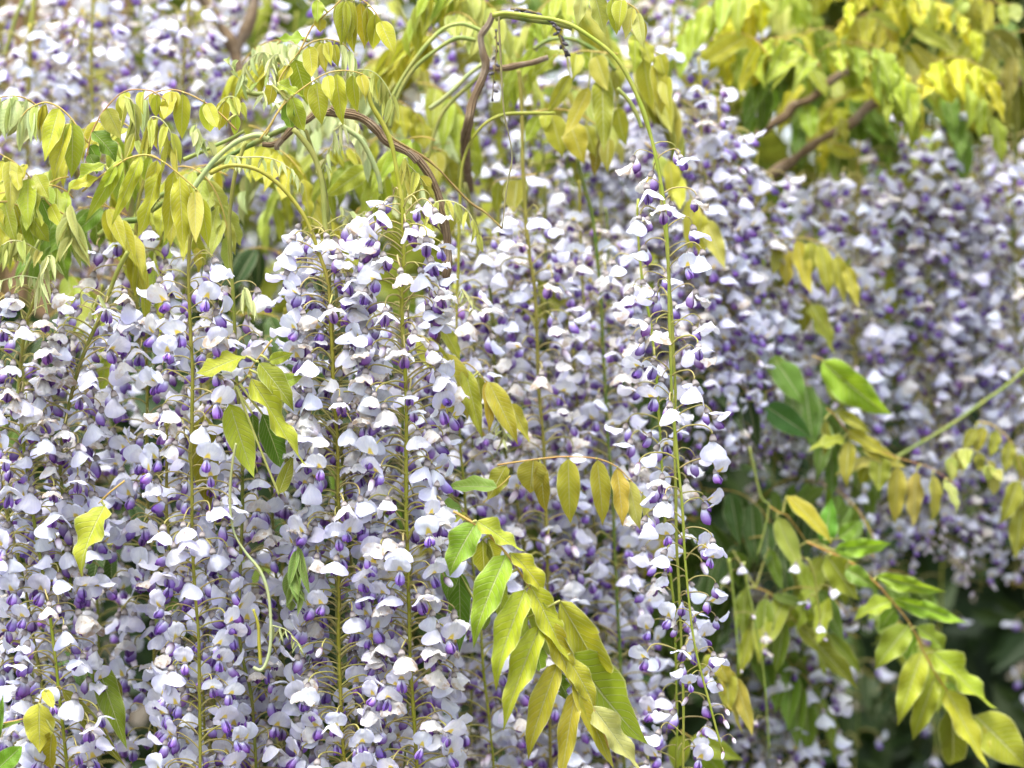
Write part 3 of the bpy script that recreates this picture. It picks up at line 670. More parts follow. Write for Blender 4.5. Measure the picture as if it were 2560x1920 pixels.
raceme(q(0, 1240, [(1010, -500), (1020, 0), (1050, 330), (1110, 540), (1170, 760), (1230, 1060), (1260, 1700)]), 2.03, 1040, 66, 'raceme crossing behind the long bare-stemmed raceme', stem=STEM_GREEN, sw=8, fresh=(.4, .9), wilt=.05, seed=12)
raceme(q(0, 1240, [(1260, 0), (1265, 560), (1275, 900), (1310, 1250), (1340, 1600)]), 2.06, 1300, 40, 'raceme in deep violet bloom right of the long bare stem, low down', stem=STEM_GREEN, sw=9, fresh=(.4, .9), wilt=.05, seed=13)
# middle
raceme([(1231, 38), (1262, 33), (1330, 42), (1393, 52), (1450, 78), (1540, 150), (1600, 262), (1628, 340), (1648, 440), (1660, 540), (1668, 700), (1680, 950), (1692, 1080), (1706, 1240), (1722, 1440), (1745, 1640), (1802, 1885)], 2.0, 350, 42, 'loose raceme on the long right leg of the tall green arch', stem=(.22, .27, .03), sw=13, fresh=(0, .8), wilt=.3, tip=True, seed=20, ped=84)
raceme([(1600, 262, .02), (1640, 395, .02), (1655, 520, .02), (1672, 690, .02), (1688, 950, .02), (1684, 1120, .02), (1694, 1400, .02), (1708, 1640, .02), (1706, 1960, .02)], 2.0, 480, 18, 'loose raceme twinned with the tall arch, its stem just to the left lower down', stem=(.22, .27, .03), sw=8.5, fresh=(0, .8), wilt=.25, seed=21, ped=80)
raceme(q(850, 620, [(1820, -300), (1850, 200), (1890, 450), (1920, 800), (1960, 1250), (2000, 1700), (2040, 2300), (2050, 3200)]), 2.1, 640, 40, 'slender sparse raceme left of the twinned stems under the tall arch', stem=STEM_YELLOW, sw=8, fresh=(0, .7), seed=22, ped=76)
raceme(q(850, 0, [(1090, 430), (1105, 560), (1120, 760), (1125, 1000), (1135, 1300), (1160, 1560), (1185, 1700), (1200, 1900), (1225, 2400), (1255, 2800), (1262, 3100), (1275, 3600), (1290, 4100), (1300, 4800)]), 2.2, 520, 78, 'raceme on a straight green stem, centre right, below the tall arch', stem=STEM_GREEN, sw=12, fresh=(0, .6), wilt=.3, seed=23)
raceme(q(850, 0, [(1450, 960), (1490, 1120), (1540, 1300), (1570, 1600), (1595, 2000), (1615, 2500), (1640, 2900), (1670, 3400), (1700, 3900), (1730, 4300), (1740, 4800)]), 2.3, 620, 76, 'raceme with a dark stem between the arch and the straight green stem', stem=STEM_DARK, sw=12, fresh=(0, .6), wilt=.2, seed=24)
raceme(q(850, 620, [(760, -400), (850, -20), (900, 170), (935, 480), (960, 830), (1000, 1200), (1060, 1420), (1100, 1700), (1130, 2000), (1140, 3300)]), 2.25, 560, 76, 'raceme on a dark leaning stem right of the brown branch', stem=STEM_DARK, sw=12, fresh=(.1, .6), wilt=.15, seed=25)
raceme(q(850, 0, [(1313, 690), (1100, 690), (1000, 700), (900, 745), (820, 830), (760, 960), (725, 1110), (715, 1300), (712, 1650), (715, 2000), (730, 2600), (750, 2900), (790, 3300), (850, 3750), (880, 4200), (930, 4640), (940, 4800)]), 2.15, 700, 62, 'raceme on a yellow-green arched stem just right of the brown branch', stem=STEM_YELLOW, sw=9, fresh=(0, .7), wilt=.2, seed=26)
raceme(q(850, 1240, [(1420, -900), (1480, -300), (1560, 200), (1600, 600), (1660, 1200), (1700, 1800)]), 2.4, 760, 66, 'raceme in the blurred middle rank behind the dark-stemmed raceme', stem=STEM_GREEN, sw=9, fresh=(.1, .6), seed=27)

# ------------------------------------------------------------------ fillers behind the front curtain: the masses of flower that fill each zone
r = random.Random(5)


ORD = 'first second third fourth fifth sixth seventh eighth ninth tenth eleventh twelfth thirteenth'.split()


def fill(zone, x0, x1, n, ya, yb, y0, y1, fl, label, group, sw=9, fresh=(.1, .7), detail=True, wilt=.12, stem=None, ped=88, ends=None, seed=0, slope=0):
    for i in range(n):
        lab = f'{ORD[i]} from the left of the {group}' if label is None else label
        x = x0 + (x1 - x0) * (i + r.uniform(.15, .85)) / n; Y = r.uniform(ya, yb); top = r.uniform(y0, y1) + slope * (x - x0) / (x1 - x0)
        bot = 1990 if ends is None else r.uniform(*ends); lean = r.uniform(-25, 45)
        m1 = r.uniform(-14, 14)
        raceme([(x - lean * .2, top - 60), (x, top + 20), (x + m1 + lean * .3, top + (bot - top) * .33), (x - m1 + lean * .7, top + (bot - top) * .7), (x + lean, bot)], Y, top, max(8, int(fl * (bot - top) / 1000 * r.uniform(.85, 1.15))), lab, group, ped,
               fresh, ends is not None, detail, stem or r.choice((STEM_GREEN, STEM_YELLOW, STEM_DARK)), sw, wilt, False, seed * 1000 + i)


fill('front', -40, 1130, 7, 2.08, 2.22, 720, 920, 54, 'raceme packed half hidden behind the front stems of the dense left curtain', 'racemes packed behind the front stems on the left', seed=1, fresh=(.05, .6))
fill('front2', -60, 1150, 5, 2.35, 2.75, 640, 840, 52, 'raceme deep inside the dense left curtain, only flowers showing', 'racemes deep inside the left curtain', seed=2, fresh=(.05, .6))
fill('mid', 1120, 1590, 5, 2.3, 2.5, 470, 640, 50, None, 'blurred racemes massed below the tall arch', seed=3, ped=74)
fill('mid2', 1080, 1640, 6, 2.5, 2.75, 420, 640, 52, None, 'rear rank of racemes below the tall arch', seed=4, detail=False, ped=74)
fill('right slope', 1660, 1900, 4, 2.45, 2.6, 10, 60, 100, None, 'racemes of the slanting mass right of the arch', seed=5, detail=False, ends=(980, 1330), slope=420, wilt=.1)
fill('right slope2', 1660, 1980, 5, 2.65, 2.8, 20, 100, 84, None, 'racemes at the back of the slanting mass', seed=6, detail=False, ends=(1000, 1300), slope=600, wilt=.1)
fill('low right', 1780, 2060, 4, 2.6, 2.85, 1330, 1500, 54, None, 'shaded racemes at the bottom right of centre', seed=7, detail=False, fresh=(0, .3), slope=60)

fill('centre', 1180, 1640, 6, 2.6, 2.85, 230, 400, 70, None, 'blurred racemes seen through the tall arch', seed=21, detail=False, fresh=(0, .5), ends=(800, 1000), wilt=.2)
shade_mass = leaf_mass('shade_canopy', 11000, ((.4, 2.5), (3.0, 4.5), (2.14, 2.5)), .1, None, [lm('shade_canopy_leaf', (.10, .16, .02)), lm('shade_canopy_leaf', (.16, .2, .025))], 9)  # leaf mass added above the view to darken the hollow below
tag(shade_mass, 'unseen leaf roof added overhead to shade the hollow behind the racemes', 'foliage', None, 'stuff')
# right-hand mass: five racemes whose stems can be picked out, and the crowd behind them
for i, (x, y0, dx, lab) in enumerate(((2240, 300, 12, 'blurred raceme with a dark stem, left of the pair under the bronze leaves at right'), (2335, 240, 20, 'blurred raceme with a dark stem, right of the pair under the bronze leaves'),
                                      (2445, 330, 8, 'blurred raceme with a straight stem near the right edge'), (2090, 420, 60, 'blurred raceme under the lower slanting branch'), (2540, 300, 0, 'blurred raceme cut by the right edge of the picture'))):
    raceme([(x, y0 - 120), (x + 2, y0), (x + dx * .4, y0 + 400), (x + dx * .8, y0 + 800), (x + dx, y0 + 1150)], 2.85 + .04 * i, y0 + 40, 96, lab, None, 78, (.05, .6), True, False, STEM_DARK, 9, .2, False, 300 + i)
fill('right', 2000, 2580, 5, 2.75, 2.95, 330, 480, 92, None, 'racemes crowded into the pale mass at the right', seed=8, detail=False, ends=(1200, 1450), ped=72)
fill('right2', 1960, 2620, 3, 3.15, 3.4, 300, 520, 70, 'blurred raceme at the back of the pale mass at the right', 'racemes at the back of the right mass', seed=9, detail=False, ends=(1180, 1420), ped=95)
fill('deep right', 1950, 2620, 4, 3.3, 3.6, 1150, 1450, 16, 'dim raceme in the dark hollow at the lower right', 'dim racemes in the dark hollow', seed=10, detail=False, fresh=(0, .2))
# top left mass, well behind
for i, (pts, lab) in enumerate((([(478, -40), (470, 60), (462, 160), (455, 260)], 'blurred raceme on the thick green stem at the top, left of the grey fork'),
                                ([(235, -40), (228, 100), (230, 260), (232, 420)], 'blurred raceme in the middle of the top left mass'),
                                ([(75, 60), (74, 150), (70, 260), (66, 420)], 'blurred loose raceme in front of the brown fence'))):
    raceme(pts, 2.6, 30, 30, lab, None, 100, (0, .4), False, False, STEM_YELLOW, 12, .3, False, 400 + i)
fill('topleft', 80, 640, 7, 2.7, 2.95, -180, -40, 66, None, 'racemes of the white mass at the top left', seed=11, detail=False, ends=(420, 720), ped=95, wilt=.25)
fill('topleft2', -60, 900, 9, 2.95, 3.2, 60, 240, 62, None, 'racemes low in the white mass behind the left leaves', seed=12, detail=False, ends=(600, 900), ped=95, wilt=.25)
fill('topmid', 780, 1300, 8, 2.6, 2.9, -120, 160, 70, None, 'blurred racemes behind the shoots left of the arch', seed=13, detail=False, ends=(420, 700), ped=95, wilt=.2)
fill('topmid2', 1480, 1850, 5, 2.9, 3.1, -120, 0, 60, None, 'faint racemes at the top behind the arch', seed=14, detail=False, ends=(350, 600), ped=95, wilt=.2)

# ------------------------------------------------------------------ compound leaves picked out in the photograph
A = (0, 0)
compound(q(*A, [(538, 872), (440, 730), (360, 655), (280, 625), (200, 650), (150, 690), (122, 740)]), 1.97,
         ql(*A, [(430, 750, 318, 1092, 120, 'vee', YEL, .3), (360, 660, 272, 985, 128, 'flat', YEL, -.2), (442, 742, 438, 1090, 120, 'vee', LIME, -.4), (282, 632, 245, 872, 62, 'vee', YEL), (262, 640, 236, 800, 50, 'fold', YEL),
                 (220, 650, 222, 868, 56, 'fold', (.47, .5, .12)), (232, 655, 250, 880, 40, 'fold', PALE), (185, 670, 190, 880, 50, 'fold', PALE), (150, 692, 120, 935, 52, 'fold', PALE), (122, 740, 112, 930, 30, 'fold', PALE)]),
         'young yellow leaf bowing left above the raceme mass, tip leaflets silvery', tint=YEL)
compound(q(*A, [(515, 1060), (545, 870), (575, 775), (650, 655), (760, 558), (900, 550), (960, 575), (1010, 610)]), 1.98,
         ql(*A, [(650, 660, 745, 850, 122, 'vee', (.46, .46, .09), .5), (560, 800, 722, 985, 135, 'wavy', GRN, -.5), (545, 890, 604, 995, 96, 'flat', (.14, .28, .03)), (540, 940, 600, 1060, 90, 'wavy', GRN), (765, 565, 770, 700, 74, 'vee', YEL),
                 (770, 575, 730, 740, 70, 'vee', YEL), (880, 560, 870, 700, 60, 'fold', YEL), (960, 580, 950, 720, 60, 'vee', YEL), (1010, 612, 990, 740, 60, 'vee', YEL)]),
         'yellow leaf on a reddish stalk rising steeply then arching right', tint=YEL, rcol=(.36, .19, .07))
compound(q(*A, [(1445, 795), (1340, 690), (1240, 620), (1140, 570), (1040, 547), (930, 570), (880, 610), (850, 660)]), 1.99,
         ql(*A, [(1040, 555, 1005, 740, 100, 'flat', YEL, .2), (1115, 572, 1108, 855, 110, 'flat', YEL, 0), (1250, 620, 1285, 815, 95, 'vee', (.42, .46, .04)), (1260, 630, 1330, 790, 90, 'flat', YEL), (1370, 612, 1335, 800, 95, 'flat', YEL), (930, 572, 940, 700, 50, 'vee', YEL),
                 (960, 565, 965, 690, 50, 'fold', YEL), (885, 608, 870, 840, 44, 'fold', PALE), (900, 600, 915, 900, 40, 'fold', PALE), (855, 650, 850, 820, 34, 'fold', PALE), (1050, 560, 1075, 690, 60, 'fold', YEL), (1440, 700, 1430, 830, 60, 'flat', LIME)]),
         'yellow leaf arching left in a long bow above the spur', tint=YEL, rcol=(.36, .22, .07))


def tassel(ox, oy, pts, Y, n, ln, wd, label, tint=PALE, seed=0, spread=70, group=None, kind='fold'):
    rr = random.Random(seed); ls = []
    ps = spline([(p[0], p[1], 0) for p in pts], 6)
    for k in range(n):
        f = k / max(1, n - 1); p = ps[int(f * (len(ps) - 1))]; sg = -1 if k % 2 else 1
        l = ln * rr.uniform(.7, 1.15) * (1 - .35 * f)
        ls.append((p.x + sg * 5, p.y, p.x + sg * spread * rr.uniform(.1, 1) + rr.uniform(-12, 12), p.y + l, wd * rr.uniform(.75, 1.25), kind, tint, rr.uniform(-.8, .8)))
    return compound(q(ox, oy, pts), Y, ql(ox, oy, ls), label, group, tint=tint, rw=4, rcol=(.42, .44, .2), seed=seed)


tassel(*A, [(760, 590), (800, 610), (822, 660), (825, 760), (828, 860)], 1.955, 11, 250, 34, 'silvery tassel of folded leaflets hanging from the left arching leaf', (.44, .47, .12), 1)
tassel(*A, [(905, 930), (908, 800), (915, 730), (945, 712), (1000, 745), (1040, 810), (1060, 900)], 1.95, 13, 300, 50, 'tassel of narrow yellow leaflets hooked over above the curved leaf', (.46, .46, .07), 2, kind='fold')
tassel(*A, [(425, 1250), (438, 1300), (440, 1380), (445, 1450)], 1.93, 12, 300, 52, 'large pale hanging tassel at the far left above the flowers', (.46, .50, .16), 3, spread=110)
tassel(*A, [(10, 1500), (60, 1472), (120, 1470), (190, 1500), (245, 1535)], 1.96, 12, 190, 46, 'small silvery leaf arching at the left edge', (.42, .45, .12), 4)
tassel(*A, [(600, 1800), (560, 1900)], 1.96, 2, 100, 20, 'tiny silvery shoot tip among the left flowers', PALE, 5)
tassel(0, 620, [(240, 250), (255, 150), (280, 60), (320, 50), (340, 90)], 1.95, 16, 190, 24, 'silvery drooping shoot tip at the left over the withered flowers', PALE, 6)
tassel(0, 620, [(255, 190), (140, 170), (60, 185), (-20, 210)], 1.96, 9, 110, 24, 'silvery young leaf reaching to the left edge', PALE, 7, spread=30)
tassel(*A, [(1400, 950), (1480, 960), (1600, 958), (1700, 985), (1790, 1050), (1830, 1110)], 2.0, 17, 130, 24, 'silvery unfolding leaf above the arching raceme stem', PALE, 8, spread=50)
tassel(*A, [(1600, 560), (1640, 610), (1700, 630), (1760, 600)], 2.03, 9, 110, 22, 'silvery young leaflets above the gnarled spur', PALE, 9)
tassel(*A, [(1480, 480), (1500, 400), (1560, 330), (1620, 320), (1660, 340)], 2.05, 10, 150, 30, 'pale shoot tip nodding above the spur, left of the yellow leaves', PALE, 10)
tassel(*A, [(1530, 560), (1450, 470), (1420, 420), (1390, 380)], 2.05, 9, -70, 26, 'pale shoot tip pointing up to the left above the spur', (.42, .50, .2), 11, spread=60)
tassel(*A, [(1640, 470), (1650, 380), (1690, 330), (1740, 370)], 2.04, 12, 120, 20, 'silvery curled young leaf beside the nodding pale shoot tip', PALE, 12)
tassel(*A, [(1330, 640), (1370, 600), (1420, 590), (1460, 630)], 2.04, 9, 170, 40, 'young yellow leaf nodding over the green shoots', (.44, .47, .07), 13)
tassel(*A, [(1260, 860), (1200, 830), (1200, 760)], 2.04, 8, 150, 36, 'pale narrow leaflets beside the pale bowing shoot', PALE, 14)
tassel(850, 0, [(-10, 430), (60, 432), (150, 425), (220, 450), (280, 520), (320, 600)], 2.0, 16, 250, 34, 'silvery leaf arching right above the brown branch', (.46, .50, .15), 15, spread=50)
tassel(850, 0, [(-40, 800), (20, 760), (-60, 900), (-100, 1000)], 2.03, 11, 190, 22, 'silvery thread-like leaflets hanging under the spur', PALE, 16)
tassel(850, 0, [(390, 960), (420, 1010), (470, 1060), (500, 1130)], 2.02, 9, 250, 50, 'pale folded leaf hanging across the brown branch', (.46, .46, .08), 17)
tassel(850, 0, [(525, 1260), (590, 1232), (660, 1225), (740, 1255), (800, 1320), (840, 1430)], 2.02, 13, 180, 32, 'fine yellow leaf reaching right in front of the brown branch fork', (.46, .48, .10), 18)
tassel(850, 0, [(150, 1290), (120, 1310), (60, 1300), (0, 1260)], 2.05, 9, 120, 28, 'silvery bud cluster at the head of the dense racemes', PALE, 19)
tassel(850, 620, [(740, 250), (760, 280), (790, 310), (820, 370)], 2.08, 12, 90, 14, 'thread-like pale shoot tip beside the densest raceme', (.50, .52, .25), 20)
tassel(850, 620, [(960, 1040), (980, 1080), (1000, 1130), (990, 1190)], 2.12, 10, 100, 14, 'thread-like pale shoot tip under the olive leaf in the middle', PALE, 21)
tassel(0, 1240, [(1660, 790), (1740, 815), (1800, 870), (1830, 930)], 1.94, 13, 90, 12, 'thread-like pale tip of the hooked tendril', PALE, 22, spread=60)
tassel(0, 1240, [(1815, 310), (1812, 380), (1805, 470), (1808, 560)], 1.95, 10, 280, 66, 'soft green hanging tassel among the flowers near the bottom', (.22, .33, .07), 23, spread=75)
tassel(0, 620, [(1490, 240), (1500, 290), (1540, 330)], 2.0, 10, 170, 22, 'silvery fine tassel in the gap left of the arching raceme', PALE, 24)

compound(q(*A, [(500, 1170), (620, 1070), (740, 990), (800, 960), (900, 945), (1000, 990), (1100, 1070), (1200, 1160), (1240, 1225)]), 1.93,
         ql(*A, [(750, 968, 525, 1352, 100, 'flat', LIME, -.35), (862, 950, 672, 1385, 90, 'flat', (.46, .47, .03), -.4), (640, 1000, 380, 1200, 104, 'wavy', LIME, .4), (600, 1080, 420, 1160, 80, 'flat', (.44, .47, .03)), (990, 995, 855, 1470, 84, 'flat', YEL, .3), (960, 975, 900, 1300, 90, 'vee', YEL), (1060, 1040, 1010, 1490, 100, 'flat', (.45, .45, .03), .2),
                 (1095, 1075, 1120, 1545, 130, 'flat', YEL, -.1), (1130, 1110, 1090, 1440, 90, 'vee', YEL), (1155, 1125, 1160, 1450, 82, 'vee', YEL), (1190, 1160, 1195, 1490, 90, 'vee', (.46, .46, .08)), (1225, 1205, 1275, 1515, 96, 'vee', YEL), (920, 960, 880, 1120, 90, 'flat', LIME), (700, 1010, 640, 1150, 90, 'flat', LIME)]),
         'large drooping yellow leaf in front at the left, long curved leaflets', tint=YEL, rcol=(.38, .26, .05))
compound(q(*A, [(395, 1310), (310, 1255), (250, 1180), (180, 1080), (100, 1000), (0, 938), (-60, 900)]), 1.96,
         ql(*A, [(18, 980, -40, 1170, 96, 'flat', YEL), (60, 982, 62, 1305, 108, 'vee', (.46, .46, .07)), (172, 1090, 172, 1375, 116, 'vee', LIME, .1), (222, 1065, 300, 1215, 116, 'flat', OLIVE), (150, 1005, 130, 1130, 80, 'vee', YEL), (100, 1010, 120, 1180, 80, 'flat', YEL), (250, 1215, 320, 1400, 100, 'wavy', GRN), (310, 1250, 380, 1390, 90, 'flat', (.40, .42, .03))]),
         'yellow leaf entering from the left edge, broad hanging leaflets', tint=YEL)
compound(q(*A, [(-40, 1240), (40, 1230), (120, 1260), (200, 1330)]), 2.02, ql(*A, [(30, 1240, 100, 1490, 130, 'flat', LIME), (-30, 1260, 20, 1560, 140, 'flat', YEL), (90, 1250, 160, 1450, 120, 'flat', YEL), (150, 1290, 240, 1560, 120, 'flat', LIME), (200, 1330, 300, 1480, 110, 'flat', LIME)]),
         'broad yellow-green leaf low at the left edge', tint=LIME)
compound(q(*A, [(1620, 830), (1690, 690), (1740, 600), (1700, 500), (1790, 358), (1880, 270), (1975, 240), (2080, 262), (2140, 320), (2180, 400)]), 1.99,
         ql(*A, [(1800, 362, 1880, 640, 140, 'flat', LIME, .3), (1885, 282, 1908, 480, 112, 'flat', YEL), (1970, 262, 1985, 445, 74, 'vee', YEL), (1950, 255, 1940, 420, 70, 'vee', YEL), (2040, 270, 2060, 410, 66, 'vee', YEL), (2000, 255, 2020, 400, 60, 'vee', YEL), (1770, 400, 1700, 560, 110, 'flat', YEL), (2100, 280, 2090, 480, 40, 'fold', PALE),
                 (2130, 310, 2140, 520, 40, 'fold', PALE), (2160, 350, 2150, 500, 36, 'fold', PALE), (2075, 270, 2110, 450, 40, 'fold', PALE)]),
         'yellow leaf arching right above the spur, upper of two', tint=YEL, rcol=(.38, .25, .06))
compound(q(*A, [(1585, 850), (1650, 760), (1700, 680), (1770, 600), (1900, 500), (2000, 445), (2100, 430), (2190, 445), (2260, 480)]), 1.965,
         ql(*A, [(1780, 592, 1855, 810, 118, 'wavy', LIME, .2), (1690, 505, 1850, 600, 92, 'wavy', LIME, -.3), (1930, 500, 1962, 765, 132, 'flat', (.42, .46, .03), .1), (2050, 450, 2092, 770, 118, 'flat', YEL), (2150, 455, 2178, 690, 84, 'vee', YEL), (1750, 620, 1780, 800, 90, 'wavy', GRN), (1900, 520, 1890, 650, 100, 'flat', YEL), (2000, 460, 2020, 620, 90, 'flat', YEL), (1660, 520, 1640, 640, 100, 'flat', YEL), (2200, 460, 2230, 600, 70, 'vee', YEL)]),
         'yellow leaf arching right above the spur, lower of two, hanging heart-like leaflets', tint=YEL, rcol=(.38, .25, .06))
compound(q(*A, [(1820, 330), (1900, 170), (1960, 110), (2040, 40), (2110, -20), (2190, -10), (2270, 50), (2340, 160), (2390, 260)]), 1.98,
         ql(*A, [(1950, 110, 1950, 200, 90, 'flat', YEL), (1940, 0, 1935, 140, 80, 'flat', LIME), (2100, 5, 2080, 280, 92, 'vee', YEL), (2060, 20, 2110, 280, 80, 'vee', YEL), (2160, 10, 2150, 330, 100, 'vee', YEL), (2200, 15, 2230, 300, 90, 'vee', YEL), (2240, 45, 2235, 280, 80, 'vee', YEL), (2290, 85, 2275, 310, 92, 'vee', YEL), (2320, 130, 2410, 340, 96, 'vee', YEL), (2120, 0, 2130, 260, 80, 'vee', YEL)]),
         'yellow leaf hanging from the top edge, left of the tall arch', tint=YEL)
compound(q(*A, [(1880, 255), (1800, 230), (1750, 225), (1690, 270)]), 2.02, ql(*A, [(1890, 240, 1690, 250, 90, 'wavy', LIME, .6)]), 'single lime leaflet lying flat above the spur', tint=LIME)
# ---- around the tall arch
B = (850, 0)
compound(q(*B, [(1440, -60), (1560, -20), (1700, 0), (1800, 50), (1840, 120)]), 2.02,
         ql(*B, [(1480, -40, 1448, 165, 84, 'flat', (.46, .48, .12)), (1555, -25, 1612, 215, 125, 'flat', (.44, .46, .08)), (1660, -10, 1690, 215, 90, 'vee', YEL), (1720, 0, 1700, 180, 90, 'vee', YEL), (1785, 45, 1745, 245, 84, 'vee', (.46, .48, .1)), (1815, 80, 1850, 295, 76, 'vee', (.46, .48, .12)), (1840, 120, 1850, 280, 50, 'vee', YEL)]),
         'yellow leaf hanging from the top edge above the right shoulder of the arch', tint=YEL)
compound(q(*B, [(1700, 140), (1780, 190), (1860, 250), (1930, 330), (1985, 460)]), 2.2,
         ql(*B, [(1790, 210, 1830, 420, 100, 'flat', YEL), (1850, 250, 1900, 400, 96, 'flat', YEL), (1850, 350, 1905, 680, 110, 'vee', (.44, .43, .04)), (1920, 380, 1962, 710, 110, 'vee', YEL), (1950, 330, 1990, 480, 90, 'vee', YEL), (1985, 470, 2010, 670, 90, 'vee', YEL), (1800, 240, 1790, 460, 100, 'flat', LIME)]),
         'yellow leaf outside the right leg of the arch, hanging leaflets', tint=YEL)
compound(q(*B, [(1700, 330), (1600, 320), (1480, 310), (1400, 330), (1300, 340)]), 2.22,
         ql(*B, [(1340, 310, 1180, 470, 118, 'flat', OLIVE, .3), (1405, 455, 1262, 700, 96, 'flat', OLIVE, -.3), (1520, 530, 1365, 850, 108, 'flat', (.38, .35, .025), .3), (1600, 430, 1612, 950, 136, 'flat', OLIVE, .1), (1480, 320, 1590, 440, 120, 'flat', LIME), (1560, 340, 1640, 560, 120, 'vee', (.38, .37, .04)), (1440, 330, 1420, 480, 90, 'vee', YEL)]),
         'olive leaf with long leaflets hanging inside the tall arch', tint=OLIVE)
compound(q(*B, [(1150, 690), (1300, 665), (1450, 690), (1560, 760), (1650, 850)]), 2.28,
         ql(*B, [(1210, 710, 1130, 870, 90, 'flat', LIME), (1290, 700, 1360, 960, 150, 'flat', (.38, .38, .02), .1), (1400, 740, 1490, 1000, 160, 'flat', (.40, .39, .02)), (1590, 820, 1548, 1085, 96, 'flat', (.20, .18, .02), .3), (1690, 660, 1742, 890, 110, 'flat', OLIVE), (1500, 760, 1560, 960, 110, 'flat', OLIVE), (1640, 850, 1630, 1050, 90, 'vee', OLIVE), (1260, 680, 1250, 800, 80, 'flat', YEL)]),
         'broad olive-yellow leaf low under the tall arch', tint=OLIVE)
compound(q(*B, [(300, 600), (400, 640), (480, 720), (540, 800)]), 2.35,
         ql(*B, [(370, 640, 395, 860, 110, 'flat', YEL), (450, 680, 480, 890, 120, 'flat', YEL), (500, 740, 520, 920, 110, 'flat', (.44, .44, .03)), (340, 620, 330, 830, 100, 'flat', YEL), (420, 660, 430, 800, 90, 'flat', YEL)]),
         'blurred yellow leaf behind the brown branch and the arching green shoots', tint=YEL)
compound(q(*B, [(560, 900), (640, 930), (690, 1000)]), 2.35, ql(*B, [(580, 930, 600, 1120, 130, 'flat', (.42, .38, .03)), (650, 960, 690, 1150, 130, 'flat', OLIVE), (610, 920, 640, 1060, 110, 'flat', OLIVE)]), 'blurred bronze leaf beyond the curve of the brown branch', tint=BRONZE)
compound(q(*B, [(1200, 1060), (1080, 1080), (960, 1100), (930, 1130)]), 2.3, ql(*B, [(970, 1105, 955, 1300, 80, 'flat', OLIVE), (1080, 1095, 1060, 1310, 130, 'vee', OLIVE), (1130, 1080, 1110, 1280, 100, 'vee', OLIVE), (1030, 1095, 1020, 1270, 80, 'vee', OLIVE)]), 'small olive leaf hanging in the gap below the tall arch', tint=OLIVE)
compound(q(*B, [(1860, 870), (1960, 960), (2020, 1050), (2100, 1130), (2230, 1330)]), 2.35,
         ql(*B, [(1930, 950, 1990, 1100, 90, 'flat', (.34, .42, .06)), (2010, 980, 2030, 1250, 110, 'flat', YEL), (2060, 1070, 2080, 1290, 100, 'flat', (.45, .44, .04)), (2140, 1210, 2130, 1560, 120, 'flat', (.44, .43, .04)), (2170, 1230, 2200, 1600, 100, 'flat', YEL), (2230, 1340, 2350, 1650, 120, 'flat', (.42, .42, .07))]),
         'yellow-bronze leaf hanging behind the right leg of the arch', tint=YEL)
# ---- middle band
C = (850, 620)
compound(q(*C, [(430, 500), (590, 600), (700, 690), (790, 712), (890, 810), (960, 860), (1040, 950)]), 2.09,
         ql(*C, [(620, 470, 735, 680, 84, 'flat', (.36, .40, .06)), (470, 550, 730, 840, 150, 'flat', BRONZE, .2), (640, 640, 792, 1050, 160, 'flat', (.41, .39, .04), -.2), (760, 730, 868, 1165, 116, 'flat', BRONZE, .1), (890, 815, 915, 1130, 84, 'flat', (.38, .31, .02)), (905, 815, 1088, 1195, 136, 'flat', BRONZE, 0), (1040, 945, 1155, 1190, 92, 'flat', BRONZE), (700, 900, 690, 1080, 110, 'flat', OLIVE), (840, 780, 860, 950, 80, 'flat', OLIVE)]),
         'bronze-yellow leaf hanging right of the densest raceme', tint=BRONZE, dY=.015)
compound(q(*C, [(960, 1325), (1000, 1318), (1130, 1298), (1260, 1282), (1390, 1273), (1560, 1284), (1680, 1330), (1770, 1415), (1850, 1510)]), 2.06,
         ql(*C, [(1015, 1325, 903, 1545, 130, 'flat', OLIVE, .2), (1180, 1290, 1160, 1502, 190, 'flat', BRONZE, 0), (1225, 1310, 1255, 1625, 110, 'flat', (.27, .22, .015), .3), (1392, 1283, 1405, 1690, 148, 'flat', BRONZE, .1), (1568, 1290, 1607, 1700, 128, 'flat', (.41, .37, .03), -.15), (1688, 1340, 1728, 1700, 112, 'flat', (.45, .38, .04)), (1762, 1420, 1828, 1720, 112, 'flat', (.44, .42, .09)), (1845, 1500, 1878, 1750, 46, 'vee', (.46, .45, .08))]),
         'bronze leaf held level in the middle, five hanging leaflets in a row', tint=BRONZE, rcol=(.36, .19, .05), dY=.012)
compound(q(*C, [(1040, 1390), (990, 1440), (950, 1470)]), 2.02, ql(*C, [(962, 1462, 625, 1466, 122, 'flat', (.26, .42, .07), .4)]), 'single pale green leaflet lying level right of the dense racemes', tint=GRN)
compound(q(*C, [(800, 1660), (760, 1620), (735, 1590)]), 2.03, ql(*C, [(740, 1580, 555, 1620, 130, 'wavy', (.22, .38, .05), .3), (760, 1610, 640, 1720, 90, 'flat', (.35, .36, .03))]), 'crumpled light green leaflet just above the big hanging leaf', tint=GRN)
